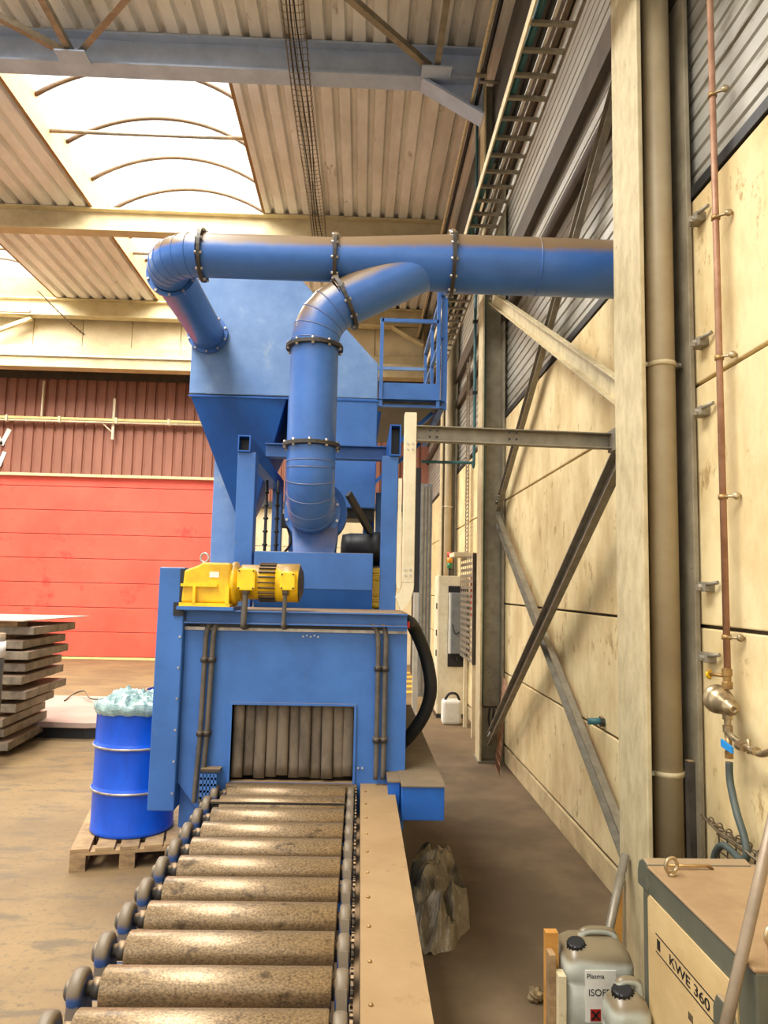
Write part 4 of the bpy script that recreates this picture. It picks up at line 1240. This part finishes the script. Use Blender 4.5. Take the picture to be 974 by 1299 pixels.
# ================================================================== DRUMS AND PALLET
def drum_mesh(mb, c, z0):
    pr = [(.03, 0), (.28, 0), (.29, .012), (.286, .03), (.285, .27)]
    pr += [(.288, .28), (.298, .292), (.298, .305), (.288, .317), (.285, .33), (.285, .57), (.288, .58), (.298, .592), (.298, .605), (.288, .617), (.285, .63), (.285, .86), (.292, .868), (.292, .885), (.28, .885), (.278, .86)]
    pr += [(.272, .70), (.03, .70)]
    return mb.lathe(pr, (c[0], c[1], z0), (0, 0, 1), 40)
dc = (-1.605, 5.56)
dm_ = thing('steel_drum', 'bright blue steel drum with plastic bag liner on the wooden pallet', 'drum', (dc[0], dc[1], .145), 'blue drums')
drum_mesh(MB(), dc, .145).build('shell', 'drum', dm_)
for z in (.298, .598):
    MB().torus((dc[0], dc[1], .145 + z), (0, 0, 1), .296, .0085, 40, 8).build('rolling_hoop', 'steelring', dm_)
d2 = thing('steel_drum', 'open blue drum mostly hidden behind the machine side cover', 'drum', (-1.75, 7.3, 0), 'blue drums')
drum_mesh(MB(), (-1.75, 7.3), 0).build('shell', 'drum', d2)
MB().torus((-1.75, 7.3, .88), (0, 0, 1), .286, .01, 36, 6).build('rim', 'steelring', d2)
# crumpled liner
vs, fs = [], []
NR, NA = 14, 64
for i in range(NR + 1):
    t = i / NR
    for j in range(NA):
        a = 2 * math.pi * j / NA
        if t < .7:
            r = .285 * (t / .7)
            z = 1.03 + .045 * (1 - (t / .7) ** 2)
        else:
            q = (t - .7) / .3
            r = .292 + .012 * math.sin(q * math.pi) + .006
            z = 1.045 - .075 * q
        p = Vector((r * math.cos(a), r * math.sin(a), 0))
        nn = noise.noise(p * 11 + Vector((3, 1, t * 2)))
        n2 = abs(noise.noise(p * 24 + Vector((9, 4, 0))))
        z += (nn * .07 + n2 * .06) * (1 if t < .7 else .35) 
        rr2 = r + (n2 * .012 if t >= .7 else 0) 
        vs.append((dc[0] + rr2 * math.cos(a), dc[1] + rr2 * math.sin(a), z))
fs = [(i * NA + j, (i + 1) * NA + j, (i + 1) * NA + (j + 1) % NA, i * NA + (j + 1) % NA) for i in range(NR) for j in range(NA)]
tag(MB().add(vs, fs, False).build('bag_liner', 'bag'), 'crumpled pale blue plastic bag folded over the drum rim', 'plastic bag')
# pallet
pa_o, pa_x, pa_y = Vector((-1.862, 5.08, 0)), Vector((.978, .21, 0)), Vector((-.21, .978, 0))
pl = thing('wooden_pallet', 'worn wooden pallet under the bright blue drum', 'pallet', tuple(pa_o + pa_x * .5 + pa_y * .4))
def pbox(mb, a0, a1, b0, b1, z0, z1):
    P_ = lambda a, b, z: pa_o + pa_x * a + pa_y * b + V(0, 0, z)
    return mb.hexa([P_(a0, b0, z0), P_(a1, b0, z0), P_(a1, b1, z0), P_(a0, b1, z0), P_(a0, b0, z1), P_(a1, b0, z1), P_(a1, b1, z1), P_(a0, b1, z1)])
PLW = .72
for k, a in enumerate((0, .155, .31, .465, .60)):
    pbox(MB(), a, a + .12, 0, .95, .122, .144).build('plank', 'wood', pl, bevel=.003)
for b in (0, .41, .82):
    pbox(MB(), 0, PLW, b, b + .13, .1, .122).build('stringer', 'wood', pl)
    for a in (0, .31, .60):
        pbox(MB(), a, a + .1, b, b + .13, .022, .1).build('block', 'wood', pl, bevel=.003)
for a in (0, .31, .60):
    pbox(MB(), a, a + .1, 0, .95, 0, .022).build('bottom_board', 'wood', pl)

# ================================================================== SLAB STACK
zs = [.115, .25, .37, .51, .654, .82, .946, 1.082, 1.198, 1.344]
cx = [-3.73, -3.80, -3.78, -3.69, -3.587, -3.615, -3.63, -3.575, -3.64, -3.568]
tx = [-3.82, -3.85, -3.85, -3.74, -3.63, -3.68, -3.68, -3.61, -3.68, -3.56]
words = ['bottom', 'second lowest', 'third lowest', 'fourth from the floor', 'fifth from the floor', 'sixth from the floor', 'fourth from the top', 'third from the top', 'second from the top thick', 'topmost thick']
for k in range(10):
    z0, z1 = zs[k] - .045, zs[k] + .045
    yf = 8.2 + .06 * math.sin(k * 2.3)
    yb = 9.4 + .05 * math.sin(k * 1.7)
    s = MB().hexa([(-5.6, yf + .03, z0), (cx[k], yf, z0), (tx[k], yb, z0), (-5.6, yb, z0), (-5.6, yf + .03, z1), (cx[k], yf, z1), (tx[k], yb, z1), (-5.6, yb, z1)]).build('steel_slab', 'slab', bevel=.008)
    tag(s, words[k] + ' steel slab in the stack left of the drum', 'slab', 'stacked steel slabs')
    gap0 = zs[k - 1] + .045 if k else 0
    tag(MB().box(-4.6, -3.92, 8.3, 9.3, gap0, z0).build('timber_spacer', 'wood'), 'flat timber spacer under the %s slab' % words[k], 'timber', 'spacers between the slabs')
tag(MB().hexa([(-5.6, 8.15, 1.452), (-3.62, 8.1, 1.452), (-3.45, 9.6, 1.452), (-5.6, 9.6, 1.452), (-5.6, 8.15, 1.462), (-3.62, 8.1, 1.462), (-3.45, 9.6, 1.462), (-5.6, 9.6, 1.462)]).build('steel_plate', 'slabtop'),
    'thin pale plate lying on top of the slab stack', 'plate')
tag(MB().box(-5.4, -3.75, 8.25, 8.5, 1.389, 1.452).build('timber_batten', 'wood'), 'wide timber batten under the thin top plate', 'timber')
fp_ = thing('floor_plate', 'large pale steel plate lying flat on the floor behind the slab stack', 'plate', (-3.6, 10.3, 0))
ol = [(-5.4, 9.4), (-3.9, 9.22), (-3.3, 9.18), (-2.5, 9.35), (-2.45, 11.3), (-5.4, 11.3)]
MB().prism_z(ol, .13, .2).build('plate', 'slabtop', fp_, bevel=.01)
MB().prism_z([(x * .99 - .03, y * .99 + .14) for x, y in ol], .0, .13).build('underlay', 'black', fp_)
tag(MB().tube(bez([(-4.15, 10.75, .21), (-4.2, 11.2, .24), (-4.0, 11.1, .30), (-3.75, 10.7, .25), (-3.5, 10.9, .24), (-3.45, 11.1, .22)]), .012, 6).build('steel_strap', 'darksteel'),
    'loose black steel strap curling on the floor plate', 'strap')
bo = thing('bollard', 'grey post with white reflector band at the left edge before the slabs', 'post', (-3.6, 7.6, 0))
MB().cyl((-3.64, 7.6, 0), (-3.64, 7.6, 1.36), .075, n=16).build('post', 'darksteel', bo)
MB().cyl((-3.64, 7.6, 1.12), (-3.64, 7.6, 1.28), .082, n=16).build('band', 'white', bo)

# ================================================================== CRUMPLED SHEETS BY THE CONVEYOR
def crumple(name, mat, cx_, cy_, rx, ry, h, seed, label, rot=0, nx=70, ny=110):
    vs, fs = [], []
    off = Vector((seed * 3.1, seed * 1.7, seed))
    for i in range(ny + 1):
        for j in range(nx + 1):
            a, b = 2 * j / nx - 1, 2 * i / ny - 1
            p = Vector((a * rx, b * ry, 0))
            q = Vector((p.x * 5 + noise.noise(p * 4 + off) * .8, p.y * 2.2 + noise.noise(p * 4 - off) * .8, seed))
            fold = 1 - abs(noise.noise(q * 1.25 + off)) * 2.8
            fine = 1 - abs(noise.noise(q * 2.9 - off)) * 2.6
            rad = math.sqrt(a * a + b * b) * (1 + .35 * noise.noise(Vector((a * 1.7, b * 1.7, seed))))
            env = max(0, 1 - rad ** 2.2) ** .7
            z = h * env * (.36 + .44 * fold + .18 * fine) if env > 0 else 0
            x = p.x + .035 * noise.noise(q * 1.5) * env
            y = p.y + .05 * noise.noise(q * 1.5 + Vector((7, 0, 0))) * env
            vs.append((cx_ + x * math.cos(rot) - y * math.sin(rot), cy_ + x * math.sin(rot) + y * math.cos(rot), max(.002, z), env))
    w_ = nx + 1
    for i in range(ny):
        for j in range(nx):
            f = (i * w_ + j, i * w_ + j + 1, (i + 1) * w_ + j + 1, (i + 1) * w_ + j)
            if max(vs[k][3] for k in f) > 0: fs.append(f)
    used = sorted({k for f in fs for k in f})
    mp_ = {k: n for n, k in enumerate(used)}
    return tag(MB().add([vs[k][:3] for k in used], [tuple(mp_[k] for k in f) for f in fs], False).build(name, mat), label, 'plastic sheet')
crumple('crumpled_sheet', 'tarp', .50, 4.68, .20, .66, .34, 2, 'crumpled dirty plastic sheet heaped on the floor beside the conveyor guard', -.1)

# ================================================================== FOREGROUND RIGHT: WELDING UNIT
kw = thing('welding_power_unit', 'grey and beige power unit cabinet lettered KWE 360 at lower right', 'cabinet', (1.34, 2.3, 0))
kx0, kx1, ky0, ky1, kz = 1.085, 1.6, 2.06, 2.86, .9
MB().box(kx0 + .006, kx1, ky0, ky1, .05, kz - .012).build('body', 'kweframe', kw, bevel=.006)
MB().box(kx0, kx1, ky0 - .002, 2.80, kz - .012, kz).build('lid', 'kwetop', kw, bevel=.005)
MB().prism_x([(2.80, kz - .1), (2.80, kz + .004), (2.84, kz + .012), (2.885, kz - .01), (2.90, kz - .05), (2.90, kz - .1)], kx0, kx1 - .12).build('rear_cap', 'kweframe', kw, bevel=.008)
MB().tube([(1.15, 2.765, kz + .012), (1.30, 2.765, kz + .012), (1.315, 2.765, kz)], .006, 8).build('lid_bar', 'brass', kw)
pts = [(2.80, .12), (2.80, .785), (2.785, .80), (2.17, .80), (2.155, .785), (2.155, .12)]
pn = MB().prism_x(pts, kx0 + .001, kx0 + .008).build('side_panel', 'kwepanel', kw)
for z in (.694, .634):
    MB().box(kx0 - .0008, kx0 + .002, 2.16, 2.727, z - .0016, z + .0016).build('print_line', 'ink', pn)
MT = Matrix(((0, 0, -1, kx0 - .0002), (-1, 0, 0, 2.615), (0, 1, 0, .647), (0, 0, 0, 1)))
text_part('lettering', 'KWE 360', .046, 'ink', MT @ Matrix.Diagonal((1.62, 1, 1, 1)), pn)
MB().box(kx0 - .0008, kx0 + .002, 2.69, 2.715, .647, .651).box(kx0 - .0008, kx0 + .002, 2.69, 2.715, .677, .681).box(kx0 - .0008, kx0 + .002, 2.711, 2.715, .651, .677).box(kx0 - .0008, kx0 + .002, 2.69, 2.694, .651, .677).box(kx0 - .0008, kx0 + .002, 2.699, 2.706, .651, .677).build('maker_mark', 'ink', pn)
mb = MB()
for k in range(5): mb.box(kx0 - .0008, kx0 + .002, 2.44 + k * .007, 2.4415 + k * .007, .548, .572)
mb.build('small_print', 'darksteel', pn)
MB().prism_x([(2.155, .12), (2.155, .70), (2.18, .745), (2.24, .745), (2.262, .70), (2.262, .12)], kx0 - .02, kx0 + .004).build('corner_post', 'kweframe', kw, bevel=.006)
MB().box(kx0 + .0, kx1, 1.45, ky0 - .01, .05, .70).build('front_box', 'kweframe', kw, bevel=.012)
MB().box(kx0 - .004, kx1, 1.45, ky0 - .006, .70, .712).build('front_lid', 'kwetop', kw, bevel=.004)
for (xx, yy, z, a) in ((1.135, 2.70, kz, .35), (1.125, 2.03, .712, .3), (1.20, 2.17, kz, .4)):
    MB().cyl((xx, yy, z - .002), (xx, yy, z + .012), .014, n=10).torus((xx, yy, z + .036), (a, -1, 0), .026, .0065, 20, 8).build('lifting_eye', 'chrome', kw)
for (xx, yy) in ((1.15, 1.55), (1.53, 1.55), (1.15, 2.75), (1.53, 2.75)):
    MB().cyl((xx - .02, yy, .05), (xx + .02, yy, .05), .05, n=14).build('wheel', 'black', kw)
b0_, c0_ = Vector((.798, 2.06, 0)), Vector((1.066, 2.09, .905))
tag(MB().cyl(b0_, b0_ + (c0_ - b0_) * 1.75, .0165, n=16).build('leaning_pipe', 'pipe_metal'), 'dull grey pipe leaning against the lettered power unit in the foreground', 'pipe')

# ================================================================== JERRYCANS AND BITS
def jerry(c, wx, dy, h, name, label, face_label):
    j = thing(name, label, 'jerrycan', (c[0], c[1], 0), 'milky plastic jerrycans')
    x0, x1, y0, y1 = c[0] - wx / 2, c[0] + wx / 2, c[1] - dy / 2, c[1] + dy / 2
    def ringr(x0, x1, y0, y1, z, r=.04, n=4):
        out = []
        for (cx_, cy_, a0) in ((x1 - r, y1 - r, 0), (x0 + r, y1 - r, 90), (x0 + r, y0 + r, 180), (x1 - r, y0 + r, 270)):
            for k in range(n + 1):
                a = math.radians(a0 + 90 * k / n)
                out.append((cx_ + r * math.cos(a), cy_ + r * math.sin(a), z))
        return out
    rows = []
    for (z, ins) in ((0, .02), (.015, .004), (.04, 0), (h * .30, 0), (h * .32, .006), (h * .34, 0), (h * .66, 0), (h * .68, .006), (h * .70, 0), (h * .80, 0), (h * .87, .012), (h * .92, .04), (h * .935, .07)):
        rows.append(ringr(x0 + ins, x1 - ins, y0 + ins, y1 - ins, z, max(.012, .045 - ins * .3)))
    n = len(rows[0])
    vs = [p for r in rows for p in r]
    fs = [(i * n + k, i * n + (k + 1) % n, (i + 1) * n + (k + 1) % n, (i + 1) * n + k) for i in range(len(rows) - 1) for k in range(n)]
    fs += [tuple(range(n - 1, -1, -1)), tuple((len(rows) - 1) * n + k for k in range(n))]
    MB().add(vs, fs, True).build('body', 'can', j)
    MB().tube(bez([(c[0] - wx * .14, c[1] + .02, h * .90), (c[0] - wx * .12, c[1] + .02, h * .955), (c[0] + wx * .05, c[1] + .02, h * .975), (c[0] + wx * .30, c[1] + .02, h * .955), (c[0] + wx * .36, c[1] + .02, h * .87)], 6), .017, 10).build('handle', 'can', j)
    cp_ = MB().lathe([(.036, 0), (.036, .03), (.03, .034), (.004, .034)], (x0 + .062, y0 + .075, h * .885), (-.12, -.25, 1), 16, False).build('cap', 'black', j)
    mb = MB()
    for k in range(14):
        a = 2 * math.pi * k / 14
        mb.box(x0 + .062 + .037 * math.cos(a) - .003, x0 + .062 + .037 * math.cos(a) + .003, y0 + .072 + .037 * math.sin(a) - .003, y0 + .072 + .037 * math.sin(a) + .003, h * .885, h * .885 + .024)
    mb.build('cap_ridges', 'black', cp_)
    if face_label:
        lx0, lx1, lz0, lz1 = c[0] - wx * .24, c[0] + wx * .20, h * .40, h * .79
        lb = MB().box(lx0, lx1, y0 - .003, y0, lz0, lz1).build('label', 'white', j)
        def tx_(body, size, x, z):
            text_part('print', body, size, 'ink', Matrix(((1, 0, 0, x), (0, 0, -1, y0 - .0035), (0, 1, 0, z), (0, 0, 0, 1))), lb)
        tx_('Plasma', .026, lx0 + .006, lz1 - .03)
        tx_('ISOFR', .036, lx0 + .012, lz1 - .095)
        MB().box(lx0 + .02, lx0 + .062, y0 - .0045, y0 - .003, lz0 + .005, lz0 + .05).build('hazard_mark', 'redink', lb)
        MB().bar((lx0 + .026, y0 - .005, lz0 + .011), (lx0 + .056, y0 - .005, lz0 + .044), .002, .007, (0, 0, 1)).bar((lx0 + .026, y0 - .005, lz0 + .044), (lx0 + .056, y0 - .005, lz0 + .011), .002, .007, (0, 0, 1)).build('hazard_cross', 'ink', lb)
    return j
jerry((1.005, 3.2), .285, .24, .50, 'jerrycan', 'dusty milky jerrycan with printed label and hazard mark beside the column', True)
jerry((1.003, 2.80), .152, .15, .50, 'jerrycan', 'milky jerrycan with black cap half hidden by the power unit', False)
ws = thing('wood_offcuts', 'upright wooden boards leaning beside the labelled jerrycan', 'wood', (.84, 3.2, 0))
MB().box(.80, .852, 3.16, 3.20, 0, .50).build('board', 'woodorange', ws)
MB().box(.80, .825, 3.10, 3.16, 0, .44).build('board', 'wood', ws)
MB().box(.826, .856, 3.06, 3.12, 0, .38).build('board', 'creamwall', ws)
vs, fs = [], []
for i in range(9):
    for j in range(12):
        ph, a = math.pi * i / 8, 2 * math.pi * j / 12
        d = Vector((math.sin(ph) * math.cos(a), math.sin(ph) * math.sin(a), math.cos(ph)))
        r = .035 * (1 + .7 * noise.noise(d * 3))
        vs.append((.862 + d.x * r, 3.60 + d.y * r, .032 + d.z * r))
fs = [(i * 12 + j, i * 12 + (j + 1) % 12, (i + 1) * 12 + (j + 1) % 12, (i + 1) * 12 + j) for i in range(8) for j in range(12)]
tag(MB().add(vs, fs).build('foil_scrap', 'chrome'), 'small crumpled foil scrap on the floor behind the boards', 'scrap')
tag(MB().cyl((1.06, 3.42, .02), (1.335, 3.72, .62), .021, n=12).build('steel_pipe', 'galv'), 'grey steel pipe leaning on the near column behind the jerrycans', 'pipe')
tag(MB().hexa([(1.24, 3.78, 0), (1.33, 3.78, 0), (1.33, 3.80, 0), (1.24, 3.80, 0), (1.30, 3.78, .42), (1.345, 3.78, .5), (1.345, 3.80, .5), (1.30, 3.80, .42)]).build('wood_wedge', 'woodorange'), 'orange wooden wedge board standing by the near column foot', 'wood')

for o in bpy.data.objects:
    if '_o' in o: del o['_o']
